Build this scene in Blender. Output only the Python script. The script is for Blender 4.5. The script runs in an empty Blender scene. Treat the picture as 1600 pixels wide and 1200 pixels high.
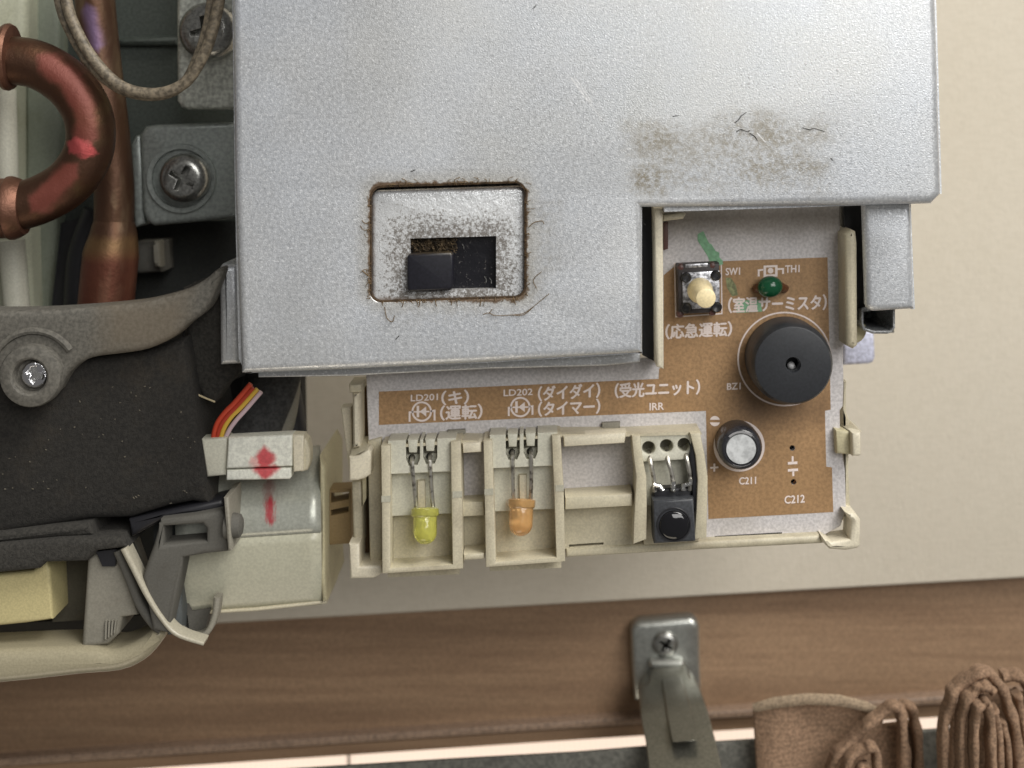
import bpy, bmesh, math, random
from mathutils import Vector, Matrix
from mathutils.geometry import tessellate_polygon
random.seed(7)
S = bpy.context.scene
COL = S.collection

# ------------------------------------------------------------ camera
VX, VY, F = 850.0, 180.0, 2444.0        # foot of the wall normal in photo pixels, focal length in photo pixels
cam_d = bpy.data.cameras.new("camera")
cam = bpy.data.objects.new("camera", cam_d); COL.objects.link(cam)
cam.location = (0, 0, 0); cam.rotation_euler = (math.radians(90), 0, 0)
cam_d.sensor_width = 36; cam_d.lens = F / 1600 * 36
cam_d.shift_x = (800 - VX) / 1600; cam_d.shift_y = (VY - 600) / 1600
cam_d.clip_start = 0.01; cam_d.clip_end = 20
cam_d.dof.use_dof = True; cam_d.dof.focus_distance = 0.205; cam_d.dof.aperture_fstop = 22
S.camera = cam
S.view_settings.view_transform = 'Standard'; S.view_settings.look = 'None'
S.view_settings.exposure = 0.08; S.view_settings.gamma = 1.0

# ------------------------------------------------------------ room light
w = bpy.data.worlds.new("World"); S.world = w; w.use_nodes = True
w.node_tree.nodes['Background'].inputs[0].default_value = (1.0, 0.97, 0.93, 1)
w.node_tree.nodes['Background'].inputs[1].default_value = 0.14
def area(name, loc, target, size, power, color):
    l = bpy.data.lights.new(name, 'AREA'); l.shape = 'RECTANGLE'; l.size, l.size_y = size; l.energy = power; l.color = color
    o = bpy.data.objects.new(name, l); COL.objects.link(o); o.location = loc
    o.rotation_euler = (Vector(target) - Vector(loc)).to_track_quat('-Z', 'Y').to_euler()
    return o
area("ceiling_light", (0.50, -0.22, 0.80), (0.02, 0.21, -0.01), (0.5, 0.5), 9.6, (1.0, 0.97, 0.92))
area("added_soft_panel", (0.52, -0.95, 0.50), (0.0, 0.21, -0.02), (0.8, 0.6), 8.8, (1.0, 0.985, 0.96))  # soft panel added behind the camera to brighten the cover's upper right
area("window_light", (-0.12, 0.02, -0.55), (-.02, 0.22, -0.03), (0.4, 0.2), 0.50, (1.0, 0.88, 0.70))

# ------------------------------------------------------------ helpers
def P(x, y, d):                          # photo pixel at a distance d (mm) from the lens plane -> world point
    return Vector(((x - VX) * d / F * .001, d * .001, -(y - VY) * d / F * .001))
def W(px, d): return px * d / F * .001   # pixel length at distance d -> metres

def offset_loop(pts, b):                 # pts 2D (x,z), ccw -> inset by b to the left
    n = len(pts); out = []
    for i in range(n):
        p0, p1, p2 = pts[i - 1], pts[i], pts[(i + 1) % n]
        d1 = (p1 - p0); d2 = (p2 - p1)
        if d1.length < 1e-9 or d2.length < 1e-9: out.append(p1.copy()); continue
        d1.normalize(); d2.normalize()
        n1 = Vector((-d1.y, d1.x)); n2 = Vector((-d2.y, d2.x))
        m = n1 + n2
        if m.length < 1e-6: out.append(p1 + n1 * b); continue
        m.normalize(); k = m.dot(n1)
        out.append(p1 + m * (b / max(k, 0.35)))
    return out
def area2(p): return sum(p[i - 1].x * p[i].y - p[i].x * p[i - 1].y for i in range(len(p))) / 2

def rrect(x0, y0, x1, y1, r, n=5, skew=0.0):
    """rounded rectangle in pixels; skew = dy per dx"""
    pts = []
    for cx, cy, a in ((x1 - r, y0 + r, -90), (x1 - r, y1 - r, 0), (x0 + r, y1 - r, 90), (x0 + r, y0 + r, 180)):
        for i in range(n + 1):
            t = math.radians(a + 90 * i / n)
            pts.append((cx + r * math.cos(t), cy + r * math.sin(t)))
    return [(x, y + (x - x0) * skew) for x, y in pts]
def quad(x0, y0, x1, y1, skew=-0.05, lean=0.015):
    h = y1 - y0; wd = x1 - x0
    return [(x0, y0), (x1, y0 + wd * skew), (x1 + h * lean, y1 + wd * skew), (x0 + h * lean, y1)]
def circ(cx, cy, r, n=32, ry=None):
    ry = ry or r
    return [(cx + r * math.cos(2 * math.pi * i / n), cy + ry * math.sin(2 * math.pi * i / n)) for i in range(n)]
def smooth(pts, k=6, closed=False):
    n = len(pts); out = []
    V = [Vector(p) for p in pts]
    rng = n if closed else n - 1
    for i in range(rng):
        if closed: a, b, c, d = V[i - 1], V[i], V[(i + 1) % n], V[(i + 2) % n]
        else: a, b, c, d = V[max(i - 1, 0)], V[i], V[i + 1], V[min(i + 2, n - 1)]
        for j in range(k):
            t = j / k
            out.append(0.5 * ((2 * b) + (c - a) * t + (2 * a - 5 * b + 4 * c - d) * t * t + (3 * b - a - 3 * c + d) * t ** 3))
    if not closed: out.append(V[-1])
    return out

class MB:
    def __init__(s): s.v = []; s.f = []
    def add(s, vs, fs):
        o = len(s.v); s.v += [Vector(v) for v in vs]; s.f += [tuple(i + o for i in f) for f in fs]; return s
    def prism(s, poly, d0, d1, b=0.0, seg=3, holes=(), warp=None, hb=None):
        """poly and holes in pixels at distance d0; extruded along the wall normal to d1; b = bevel (mm) of the front edge"""
        loops = []
        for k, lp in enumerate([poly] + list(holes)):
            q = [Vector(((x - VX) * d0 / F * .001, -(y - VY) * d0 / F * .001)) for x, y in lp]
            a = area2(q)
            if (k == 0 and a < 0) or (k > 0 and a > 0): q.reverse()
            loops.append(q)
        y0 = d0 * .001; y1 = d1 * .001; b *= .001
        vs = []; fs = []; inner = []; B0 = b; HB = b if hb is None else hb * .001
        for qi, q in enumerate(loops):
            b = HB if qi else B0
            n = len(q); rings = [(0.0, y1)]
            if b > 0:
                for i in range(seg + 1):
                    t = math.pi / 2 * i / seg
                    rings.append((b * (1 - math.cos(t)), y0 + b * (1 - math.sin(t))))
            else: rings.append((0.0, y0))
            base = len(vs)
            for off, yy in rings:
                qq = offset_loop(q, off) if off > 1e-9 else q
                vs += [(p.x, yy, p.y) for p in qq]
            for r in range(len(rings) - 1):
                for i in range(n):
                    j = (i + 1) % n
                    fs.append((base + r * n + i, base + r * n + j, base + (r + 1) * n + j, base + (r + 1) * n + i))
            inner.append((base, base + (len(rings) - 1) * n, n))
        if True:
            for which in (0, 1):
                idx = []; pl = []
                for t in inner:
                    st = t[which]; pl.append([Vector((vs[st + i][0] * 1000, vs[st + i][2] * 1000, 0)) for i in range(t[2])]); idx += list(range(st, st + t[2]))
                for tri in tessellate_polygon(pl): fs.append(tuple(idx[i] for i in tri))
        if warp: vs = [warp(Vector(v)) for v in vs]
        return s.add(vs, fs)
    def tube(s, path, r, n=12, cap=True, flat=1.0):
        path = [Vector(p) for p in path]; m = len(path)
        rr = r if isinstance(r, (list, tuple)) else [r] * m
        up = None; vs = []; fs = []
        for i, p in enumerate(path):
            t = (path[min(i + 1, m - 1)] - path[max(i - 1, 0)]).normalized()
            if up is None: up = t.cross(Vector((0, 1, 0))); up = up.normalized() if up.length > 1e-4 else Vector((1, 0, 0))
            up = (up - t * up.dot(t)).normalized(); si = t.cross(up)
            for k in range(n):
                a = 2 * math.pi * k / n
                vs.append(p + (up * math.cos(a) + si * math.sin(a) * flat) * rr[i])
        for i in range(m - 1):
            for k in range(n):
                l = (k + 1) % n
                fs.append((i * n + k, i * n + l, (i + 1) * n + l, (i + 1) * n + k))
        if cap: fs += [tuple(range(n)), tuple(range((m - 1) * n, m * n))]
        return s.add(vs, fs)
    def lathe(s, o, ax, prof, n=40):
        """prof: (radius, distance along ax) in metres"""
        o = Vector(o); ax = Vector(ax).normalized(); u = ax.orthogonal().normalized(); v = ax.cross(u); vs = []; fs = []
        for r, h in prof:
            for k in range(n):
                a = 2 * math.pi * k / n
                vs.append(o + ax * h + (u * math.cos(a) + v * math.sin(a)) * max(r, 1e-7))
        for i in range(len(prof) - 1):
            for k in range(n):
                l = (k + 1) % n
                fs.append((i * n + k, i * n + l, (i + 1) * n + l, (i + 1) * n + k))
        fs += [tuple(range(n)), tuple(range((len(prof) - 1) * n, len(prof) * n))]
        return s.add(vs, fs)
    def sheet(s, rows):                  # grid of points
        m = len(rows[0]); vs = [p for r in rows for p in r]
        return s.add(vs, [(i * m + j, i * m + j + 1, (i + 1) * m + j + 1, (i + 1) * m + j) for i in range(len(rows) - 1) for j in range(m - 1)])
    def obj(s, name, mat, parent=None, ang=35, label=None, solid=0):
        me = bpy.data.meshes.new(name); bm = bmesh.new()
        off = Vector((0, 0, 0)); p = parent
        while p is not None: off += p.location; p = p.parent
        if parent is None:
            xs = [v.x for v in s.v]; ys = [v.y for v in s.v]; zs = [v.z for v in s.v]
            off = Vector(((min(xs) + max(xs)) / 2, (min(ys) + max(ys)) / 2, min(zs)))
        bv = [bm.verts.new((v - off) * 1000) for v in s.v]
        for f in s.f:
            try: bm.faces.new([bv[i] for i in f])
            except ValueError: pass
        bmesh.ops.recalc_face_normals(bm, faces=bm.faces)
        bmesh.ops.scale(bm, vec=(.001, .001, .001), verts=bm.verts)
        bm.to_mesh(me); bm.free()
        for pl in me.polygons: pl.use_smooth = True
        me.set_sharp_from_angle(angle=math.radians(ang))
        me.materials.append(mat)
        o = bpy.data.objects.new(name, me); COL.objects.link(o)
        if parent: o.parent = parent
        else: o.location = off
        if label: o['label'] = label
        if solid:
            m = o.modifiers.new("thickness", 'SOLIDIFY'); m.thickness = solid; m.offset = -1
        return o

def thing(name, label, cat, at, group=None):
    o = bpy.data.objects.new(name, None); COL.objects.link(o); o.location = at; o.empty_display_size = .01
    o['label'] = label; o['category'] = cat
    if group: o['group'] = group
    return o
def tag(o, label, cat, group=None):
    o['label'] = label; o['category'] = cat
    if group: o['group'] = group
    return o

# ------------------------------------------------------------ node DSL
def lin(r, g, b, k=1.0):
    f = lambda c: ((c / 255 + .055) / 1.055) ** 2.4 if c / 255 > .04045 else c / 255 / 12.92
    return (f(r) * k, f(g) * k, f(b) * k, 1)
class M:
    def __init__(s, name, col, rough=.5, metal=0.0, spec=.5, **kw):
        s.m = bpy.data.materials.new(name); s.m.use_nodes = True; s.t = s.m.node_tree
        s.b = s.t.nodes['Principled BSDF']; s.n = s.t.nodes; s.l = s.t.links
        s.b.inputs['Base Color'].default_value = col; s.b.inputs['Roughness'].default_value = rough
        s.b.inputs['Metallic'].default_value = metal; s.b.inputs['Specular IOR Level'].default_value = spec
        for k, v in kw.items(): s.b.inputs[k.replace('_', ' ')].default_value = v
        g = s.n.new('ShaderNodeNewGeometry'); s.pos = g.outputs['Position']; s.c = None; s.col0 = col; s.h = None
        s.tc = s.n.new('ShaderNodeTexCoord').outputs['Object']
        s.colsock = None
    def math(s, op, a, b=None, c=None, clamp=False):
        n = s.n.new('ShaderNodeMath'); n.operation = op; n.use_clamp = clamp
        for i, v in enumerate((a, b, c)):
            if v is None: continue
            if isinstance(v, (int, float)): n.inputs[i].default_value = v
            else: s.l.new(v, n.inputs[i])
        return n.outputs[0]
    def noise(s, scale, detail=3, rough=.5, stretch=None, dist=0.0, src=None):
        n = s.n.new('ShaderNodeTexNoise'); n.inputs['Scale'].default_value = scale; n.inputs['Detail'].default_value = detail
        n.inputs['Roughness'].default_value = rough; n.inputs['Distortion'].default_value = dist
        v = src or s.tc
        if stretch:
            m = s.n.new('ShaderNodeMapping'); m.inputs['Scale'].default_value = stretch[:3]
            if len(stretch) > 3: m.inputs['Rotation'].default_value = (0, stretch[3], 0)
            s.l.new(v, m.inputs[0]); v = m.outputs[0]
        s.l.new(v, n.inputs['Vector']); return n.outputs['Fac']
    def voro(s, scale, feature='F1', out='Distance'):
        n = s.n.new('ShaderNodeTexVoronoi'); n.inputs['Scale'].default_value = scale; n.feature = feature
        s.l.new(s.tc, n.inputs['Vector']); return n.outputs[out]
    def step(s, x, lo, hi, a=0.0, b=1.0):
        n = s.n.new('ShaderNodeMapRange'); n.interpolation_type = 'SMOOTHSTEP'
        for k, v in zip(('Value', 'From Min', 'From Max', 'To Min', 'To Max'), (x, lo, hi, a, b)):
            if isinstance(v, (int, float)): n.inputs[k].default_value = v
            else: s.l.new(v, n.inputs[k])
        return n.outputs['Result']
    def mix(s, fac, colr, blend='MIX'):
        n = s.n.new('ShaderNodeMix'); n.data_type = 'RGBA'; n.blend_type = blend
        if isinstance(fac, (int, float)): n.inputs[0].default_value = fac
        else: s.l.new(fac, n.inputs[0])
        if s.colsock is None: n.inputs[6].default_value = s.col0
        else: s.l.new(s.colsock, n.inputs[6])
        if isinstance(colr, tuple): n.inputs[7].default_value = colr
        else: s.l.new(colr, n.inputs[7])
        s.colsock = n.outputs[2]; s.l.new(s.colsock, s.b.inputs['Base Color']); return s
    def speck(s, scale, amt, detail=2, stretch=None):
        """light and dark grain round the base colour"""
        f = s.noise(scale, detail, .6, stretch)
        return s.mix(1.0, s.step(f, .3, .7, max(0, 1 - amt * 2.6), 1 + amt * 2.6), 'MULTIPLY')
    def bump(s, h, strength=.3, dist=.0002):
        n = s.n.new('ShaderNodeBump'); n.inputs['Strength'].default_value = strength; n.inputs['Distance'].default_value = dist
        s.l.new(h, n.inputs['Height'])
        if s.h is not None: s.l.new(s.h, n.inputs['Normal'])
        s.h = n.outputs[0]; s.l.new(s.h, s.b.inputs['Normal']); return s
    def xz(s):
        sp = s.n.new('ShaderNodeSeparateXYZ'); s.l.new(s.tc, sp.inputs[0]); return sp.outputs[0], sp.outputs[2]
    def sdbox(s, cx, cz, hx, hz, wob=0.0, wscale=300, wd=4):
        """distance (m) from a box in the object's own x,z plane, edge wobbled by noise"""
        x, z = s.xz()
        dx = s.math('SUBTRACT', s.math('ABSOLUTE', s.math('SUBTRACT', x, cx)), hx)
        dz = s.math('SUBTRACT', s.math('ABSOLUTE', s.math('SUBTRACT', z, cz)), hz)
        ox = s.math('MAXIMUM', dx, 0.0); oz = s.math('MAXIMUM', dz, 0.0)
        d = s.math('ADD', s.math('SQRT', s.math('ADD', s.math('MULTIPLY', ox, ox), s.math('MULTIPLY', oz, oz))), s.math('MINIMUM', s.math('MAXIMUM', dx, dz), 0.0))
        if wob: d = s.math('ADD', d, s.math('MULTIPLY', s.math('SUBTRACT', s.noise(wscale, wd, .65), .5), wob))
        return d
    def segd(s, a, b):
        """distance (m) from the line piece a-b in the x,z plane"""
        x, z = s.xz(); ux, uz = b[0] - a[0], b[1] - a[1]; L = math.hypot(ux, uz); ux /= L; uz /= L
        rx = s.math('SUBTRACT', x, a[0]); rz = s.math('SUBTRACT', z, a[1])
        t = s.math('ADD', s.math('MULTIPLY', rx, ux), s.math('MULTIPLY', rz, uz))
        n = s.math('ABSOLUTE', s.math('SUBTRACT', s.math('MULTIPLY', rx, uz), s.math('MULTIPLY', rz, ux)))
        e = s.math('MAXIMUM', s.math('MULTIPLY', t, -1.0), s.math('SUBTRACT', t, L)); e = s.math('MAXIMUM', e, 0.0)
        return s.math('ADD', n, e)

def plastic(name, c, rough=.5, dirt=.25, dcol=(95, 75, 50), sc=900):
    m = M(name, lin(*c), rough)
    m.mix(m.step(m.noise(120, 5, .65), .48, .75, 0, dirt), lin(*dcol))
    m.speck(sc * 4, .035); m.bump(m.noise(sc, 3), .10, .0001); return m.m

# plain materials
cream = plastic("cream_plastic", (196, 188, 164), .45, .35)
cream_light = plastic("light_cream_plastic", (218, 210, 188), .42, .25)
white_pl = plastic("white_plastic", (202, 200, 184), .45, .15)
cream_dirty = plastic("aged_cream_plastic", (190, 182, 150), .5, .45)
dgrey = plastic("dusty_dark_grey_plastic", (92, 90, 84), .8, .4, (60, 52, 42))
mgrey = plastic("dusty_grey_plastic", (140, 136, 124), .7, .35, (80, 68, 52))
black_pl = plastic("black_plastic", (38, 38, 42), .4, .1, (70, 65, 60))
seal_gap_black = plastic("black_rubber_and_gap", (22, 22, 24), .6, .1, (60, 55, 50))  # rubber black, also used for the shade in gaps
darkcol = M("dark_interior_metal", lin(40, 42, 40), .7).speck(2500, .12).m
bluegrey = M("blue_grey_plate", lin(118, 126, 122), .55, .25).speck(3000, .12).m
tin = M("tin_lead", (.55, .53, .48, 1), .38, .85); tin.mix(tin.step(tin.noise(1600, 3), .45, .7, 0, .75), lin(60, 50, 38)); tin = tin.m
solder = M("solder", (.8, .8, .78, 1), .22, 1.0); solder.bump(solder.noise(1500, 3), .8, .0003); solder = solder.m
screwm = M("dull_screw_steel", (.36, .36, .34, 1), .28, .9).speck(2500, .12)
screwm.bump(screwm.noise(900, 4), .3, .0002); screwm = screwm.m
hole_m = M("dark_hole", (.01, .009, .008, 1), .8).m

def galvanised(name, k=1.0, grain=1.0):
    m = M(name, (.66 * k, .69 * k, .735 * k, 1), .44, .55)
    m.mix(m.step(m.noise(60, 4, .6), .35, .68, 0, .30), (.66 * k, .65 * k, .61 * k, 1))
    m.mix(m.step(m.noise(1900, 4, .8), .48, .68, 0, .52 * grain), (.34 * k, .36 * k, .39 * k, 1))
    m.mix(m.step(m.noise(3000, 3, .7), .52, .66, 0, .9 * grain), (.93, .95, .98, 1))
    m.mix(m.step(m.noise(18, 3), .42, .62, 0, .30), (.66 * k, .64 * k, .56 * k, 1)); m.mix(m.step(m.noise(26, 3), .50, .68, 0, .30), (.60 * k, .66 * k, .76 * k, 1))
    m.mix(m.step(m.voro(1500), .0, .33, .28 * grain, 0), (.86, .9, .98, 1))
    m.mix(m.step(m.noise(260, 6, .75), .63, .75, 0, .35), (.26, .25, .23, 1))
    m.bump(m.noise(5200, 2, .6), .55, .00006); m.bump(m.noise(22, 2), .22, .0010)
    r = m.math('ADD', m.step(m.noise(2200, 2), .3, .7, .26, .44), m.step(m.noise(45, 4), .35, .7, 0.0, .16)); m.l.new(r, m.b.inputs['Roughness'])
    return m
galv = galvanised("galvanised_steel").m
galv_dull = galvanised("dull_galvanised_steel", .42, .7).m

# ------------------------------------------------------------ the setting
wm = M("woven_wallpaper", lin(218, 209, 192), .85)
wm.mix(wm.step(wm.noise(500, 2, .5, (1, 1, 5)), .35, .7, 0, .10), lin(150, 140, 118))
wm.mix(wm.step(wm.noise(500, 2, .5, (5, 1, 1)), .35, .7, 0, .08), lin(240, 234, 222))
wm.mix(wm.step(wm.noise(14, 3), .35, .7, 0, .12), lin(190, 178, 152))
wv = wm.math('ADD', wm.noise(1300, 3, .6, (1, 1, 4)), wm.noise(900, 3, .6, (4, 1, 1)))
wm.bump(wv, .45, .00014)
WALL = 262
o = MB().prism([(-900, -900), (2500, -900), (2500, 852), (1600, 903), (330, 975), (-900, 1045)], WALL, WALL + 3, .35).obj("wall", wm.m)
o['kind'] = 'structure'

# wooden beam over the window
wd = M("varnished_wood", lin(152, 125, 99), .5)
sk = (1, 1, 16, math.radians(-3.2))
wd.mix(wd.step(wd.noise(16, 4, .55, (1, 1, 24, math.radians(-3.2)), .4), .35, .68, 0, .8), lin(132, 106, 83))
wd.mix(wd.step(wd.noise(70, 4, .6, (1, 1, 40, math.radians(-3.2))), .48, .72, 0, .45), lin(116, 91, 70))
wd.speck(3000, .06); wd.bump(wd.noise(160, 3, .6, sk), .15, .0002)
wd2 = M("pale_wood_bead", lin(140, 118, 100), .5).speck(2200, .12)
beam = thing("wooden_beam", "brown varnished wooden beam running across below the circuit board", "beam", P(800, 1160, 265))
MB().prism([(-700, 980), (2300, 800), (2300, 1060), (1600, 1100), (-300, 1212), (-700, 1240)], 265.2, 275).obj("panel", wd.m, beam)
MB().prism([(-700, 1231), (-300, 1203), (0, 1186), (700, 1140), (1600, 1080), (2300, 1036), (2300, 1050), (1600, 1093), (700, 1152), (0, 1199), (-700, 1247)], 262.5, 266, .4).obj("bead", wd2.m, beam)
MB().prism([(-700, 1247), (0, 1199), (700, 1152), (1600, 1093), (2300, 1046), (2300, 1075), (1600, 1112), (900, 1156), (0, 1216), (-700, 1262)], 264, 266).obj("lower_rail", wd.m, beam)

# window light below the beam
gl = M("bright_window_glass", (.8, .75, .7, 1), .4)
gl.b.inputs['Emission Color'].default_value = (1.0, .78, .62, 1)
bw = gl.n.new('ShaderNodeTexWave'); bw.inputs['Scale'].default_value = 330; bw.bands_direction = 'X'; gl.l.new(gl.tc, bw.inputs[0])
est = gl.step(bw.outputs['Fac'], .0, .45, .68, .95); gl.l.new(est, gl.b.inputs['Emission Strength'])
win = thing("window", "bright window glimpsed in the gap between wooden beam and curtain rail", "window", P(800, 1300, 285))
MB().prism([(-700, 1240), (2300, 1030), (2300, 1330), (-700, 1500)], 285, 287).obj("pane", gl.m, win)
MB().prism([(542, 1150), (545, 1150), (547, 1230), (544, 1230)], 284, 285).obj("glazing_bar", dgrey, win)
rl = M("curtain_rail_grey", lin(98, 97, 90), .55).speck(1500, .12)
o = MB().prism([(-700, 1285), (0, 1232), (700, 1188), (900, 1177), (1010, 1168), (1176, 1157), (1430, 1143), (2300, 1090), (2300, 1400), (-700, 1500)], 243, 243.8, .2).obj("curtain_rail", rl.m)
tag(o, "dark grey curtain rail under the bright window strip", "rail")

# ------------------------------------------------------------ curtain rail bracket
bs = M("brushed_bracket_steel", (.44, .45, .42, 1), .30, .8).speck(2400, .06)
bs.bump(bs.noise(500, 3), .15, .0002); bs = bs.m
br = thing("rail_bracket", "grey steel curtain rail bracket screwed to the wooden beam", "bracket", P(1050, 1190, 246))
def arc_pts(cx, cy, r, a0, a1, n=6): return [(cx + r * math.cos(math.radians(a0 + (a1 - a0) * i / n)), cy + r * math.sin(math.radians(a0 + (a1 - a0) * i / n))) for i in range(n + 1)]
MB().prism(arc_pts(1003, 989, 17, 180, 265) + arc_pts(1076, 983, 17, 275, 360) + [(1094, 1040), (1096, 1090), (992, 1096), (988, 1040)], 261.7, 265.1, .9).obj("plate", bs, br)

def screw(name, cx, cy, r, d, mat, parent, ang=20, thick=1.2, washer=None, wr=1.5, nub=0.42):
    """pan-head cross screw: head with a real cross recess"""
    arm, wdt = r * nub * 1.3, r * .12
    cross = []
    for k in range(4):
        a = math.radians(ang + 90 * k)
        for (u, v) in ((wdt, -wdt), (arm, -wdt * .75), (arm, wdt * .75)):
            if (u, v) == (wdt, -wdt): q = (u, v)
            else: q = (u, v)
            cross.append((cx + q[0] * math.cos(a) - q[1] * math.sin(a), cy + q[0] * math.sin(a) + q[1] * math.cos(a)))
    b = MB().prism(circ(cx, cy, r, 36), d, d + thick, min(thick * .85, W(r, d) * 1000 * .45), 6, [cross], hb=.12)
    b.prism(circ(cx, cy, r * .7, 20), d + thick * .75, d + thick)
    h = b.obj(name, mat, parent)
    return h
screw("screw", 1040, 1009, 21, 260.8, screwm, br, 35, 1.2)
# lip and arm reaching towards the room
MB().prism(rrect(1014, 1033, 1070, 1046, 6), 259.5, 262.5, .9).obj("lip", bs, br)
def loftbox(rows, mat, name, parent, b=0):
    """rows: list of (left px, right px, d front, d back) point pairs ((xl,yl),(xr,yr),d0,d1)"""
    m = MB(); vs = []; fs = []
    for (xl, yl), (xr, yr), d0, d1 in rows: vs += [P(xl, yl, d0), P(xr, yr, d0), P(xr, yr, d0) + Vector((0, (d1 - d0) * .001, 0)), P(xl, yl, d0) + Vector((0, (d1 - d0) * .001, 0))]
    for i in range(len(rows) - 1):
        for k in range(4):
            l = (k + 1) % 4; fs.append((i * 4 + k, i * 4 + l, (i + 1) * 4 + l, (i + 1) * 4 + k))
    n = len(rows) - 1; fs += [(0, 1, 2, 3), (n * 4, n * 4 + 1, n * 4 + 2, n * 4 + 3)]
    o = m.add(vs, fs).obj(name, mat, parent)
    if b:
        bv = o.modifiers.new("bevel", 'BEVEL'); bv.width = b * .001; bv.segments = 3; bv.limit_method = 'ANGLE'; bv.angle_limit = math.radians(40)
    return o
bs2 = M("dark_arm_steel", (.24, .235, .20, 1), .30, .8).speck(2400, .06).m  # arm steel toned darker than the plate
loftbox([((1022, 1040), (1068, 1038), 260, 263), ((1014, 1070), (1080, 1062), 256, 262), ((1000, 1098), (1096, 1085), 250, 256), ((1003, 1130), (1106, 1112), 244, 248), ((1010, 1165), (1118, 1158), 239, 242), ((1020, 1260), (1140, 1250), 228, 231)], bs2, "arm", br, .7)
loftbox([((1036, 1072), (1068, 1068), 253.6, 257), ((1042, 1120), (1082, 1115), 243.8, 248), ((1050, 1161), (1091, 1157), 236.8, 241)], bs2, "arm_rib", br, .5)
MB().tube([P(1053, 1074, 254), P(1057, 1086, 251.5), P(1056, 1101, 248.4)], [.0003, .0004, .0005], 8).obj("rivet", solder, br)
MB().lathe(P(1086, 1078, 255), (0, -1, 0), [(W(8, 245), 0), (W(7, 245), .0008), (W(4, 245), .0012), (0, .0013)], 16).obj("bead", solder, br)

# ------------------------------------------------------------ curtains
kn = M("brown_knit", lin(138, 112, 90), .95)
kwv = kn.n.new('ShaderNodeTexWave'); kwv.inputs['Scale'].default_value = 330; kwv.bands_direction = 'Z'; kwv.inputs['Distortion'].default_value = 2.5; kwv.inputs['Detail'].default_value = 2; kn.l.new(kn.tc, kwv.inputs[0])
kn.mix(kn.step(kwv.outputs['Fac'], .2, .9, 0, .12), lin(92, 68, 50)); kn.mix(kn.step(kn.noise(300, 5), .45, .75, 0, .35), lin(156, 126, 102))
kn.speck(2600, .12)
kn.bump(kwv.outputs['Fac'], .25, .00012); kn.bump(kn.noise(2200, 3), .6, .00018); kn.bump(kn.noise(260, 4), .5, .0006)
hem = M("grey_brown_hem", lin(150, 132, 110), .95); hem.speck(2600, .10); hem.bump(hem.noise(900, 4), .6, .0005)
def smooth_px(p): return [(q.x, q.y) for q in smooth([Vector((x, y, 0)) for x, y in p], 3)]
def sweep(path, w0, w1, d0, depth, mat, name, parent, k=6, wav=0.0, nc=6):
    """a band standing on edge: round front edge of the given width (px), going back by depth (mm)"""
    pts = smooth([Vector((x, y, 0)) for x, y in path], k); m = MB(); vs = []; fs = []; n = 0
    for i, p in enumerate(pts):
        t = (pts[min(i + 1, len(pts) - 1)] - pts[max(i - 1, 0)]).normalized(); nn = Vector((-t.y, t.x, 0))
        r = (w0 + (w1 - w0) * i / (len(pts) - 1)) / 2 * (1 + wav * math.sin(i * .9)); ring = []
        dd = d0 + wav * 2 * math.sin(i * .5)
        c = P(p.x, p.y, dd); side = P(p.x + nn.x, p.y + nn.y, dd) - c; side.normalize(); R = W(r, dd)
        for j in range(nc + 1):
            a = math.pi * j / nc; ring.append(c + side * R * math.cos(a) + Vector((0, R - R * math.sin(a), 0)))
        ring.append(c - side * R + Vector((0, depth * .001, 0))); ring.append(c + side * R + Vector((0, depth * .001, 0)))
        n = len(ring); vs += ring
    for i in range(len(pts) - 1):
        for j in range(n): l = (j + 1) % n; fs.append((i * n + j, i * n + l, (i + 1) * n + l, (i + 1) * n + j))
    fs += [tuple(range(n)), tuple(range((len(pts) - 1) * n, len(pts) * n))]
    return m.add(vs, fs).obj(name, mat, parent, 60)
def ribbon(path, width, d0, depth, mat, name, parent, k=6):
    rr = random.Random(int(path[0][0])); path = [(x + rr.uniform(-1.6, 1.6), y + rr.uniform(-1.6, 1.6)) for x, y in smooth_px(path)]
    return sweep(path, width * .72, width * .95, d0, depth, mat, name, parent, 3, .16)
c1 = thing("curtain", "flat brown knit curtain end hanging beside the rail bracket", "curtain", P(1250, 1300, 240), "curtain pieces hanging from the rail")
rows = []
for j in range(26):
    t = j / 25; row = []
    for i in range(60):
        s_ = i / 59
        x = 1176 + s_ * (205 - 30 * t) + 14 * t; top = 1104 - 12 * math.sin(min(s_ * 2.2, 1) * math.pi / 2) + max(0, s_ - .55) * 45
        y = top + t * 250
        row.append(P(x, y, 240 - 2.2 * math.sin(s_ * 7.5 + t * 1.5) * (.35 + t) - 2.5 * s_ * (1 - s_) * 4 * .4))
    rows.append(row)
MB().sheet(rows).obj("cloth", kn.m, c1, 60, solid=.0015)
MB().tube([P(1178, 1106, 239.5), P(1210, 1098, 238.4), P(1260, 1092, 238), P(1310, 1094, 238), P(1350, 1103, 238.5), P(1382, 1116, 239)], [.0007, .0009, .0009, .0009, .0008, .0005], 10, flat=.8).obj("hem", hem.m, c1)
c2 = thing("curtain", "narrow gathered folds of brown curtain in the middle of the rail", "curtain", P(1400, 1300, 236), "curtain pieces hanging from the rail")
for pth, wdt, dd in (([(1290, 1230), (1310, 1185), (1345, 1150), (1378, 1120), (1402, 1108), (1412, 1130), (1414, 1240)], 15, 234),
                   ([(1318, 1240), (1326, 1196), (1352, 1176), (1372, 1178), (1374, 1240)], 13, 231),
                   ([(1340, 1240), (1345, 1210), (1356, 1200)], 10, 230),
                   ([(1424, 1250), (1418, 1180), (1412, 1140), (1410, 1110), (1428, 1112), (1436, 1150), (1440, 1250)], 15, 236)):
    ribbon(pth, wdt, dd, 2.6, kn.m, "fold", c2)
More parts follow.
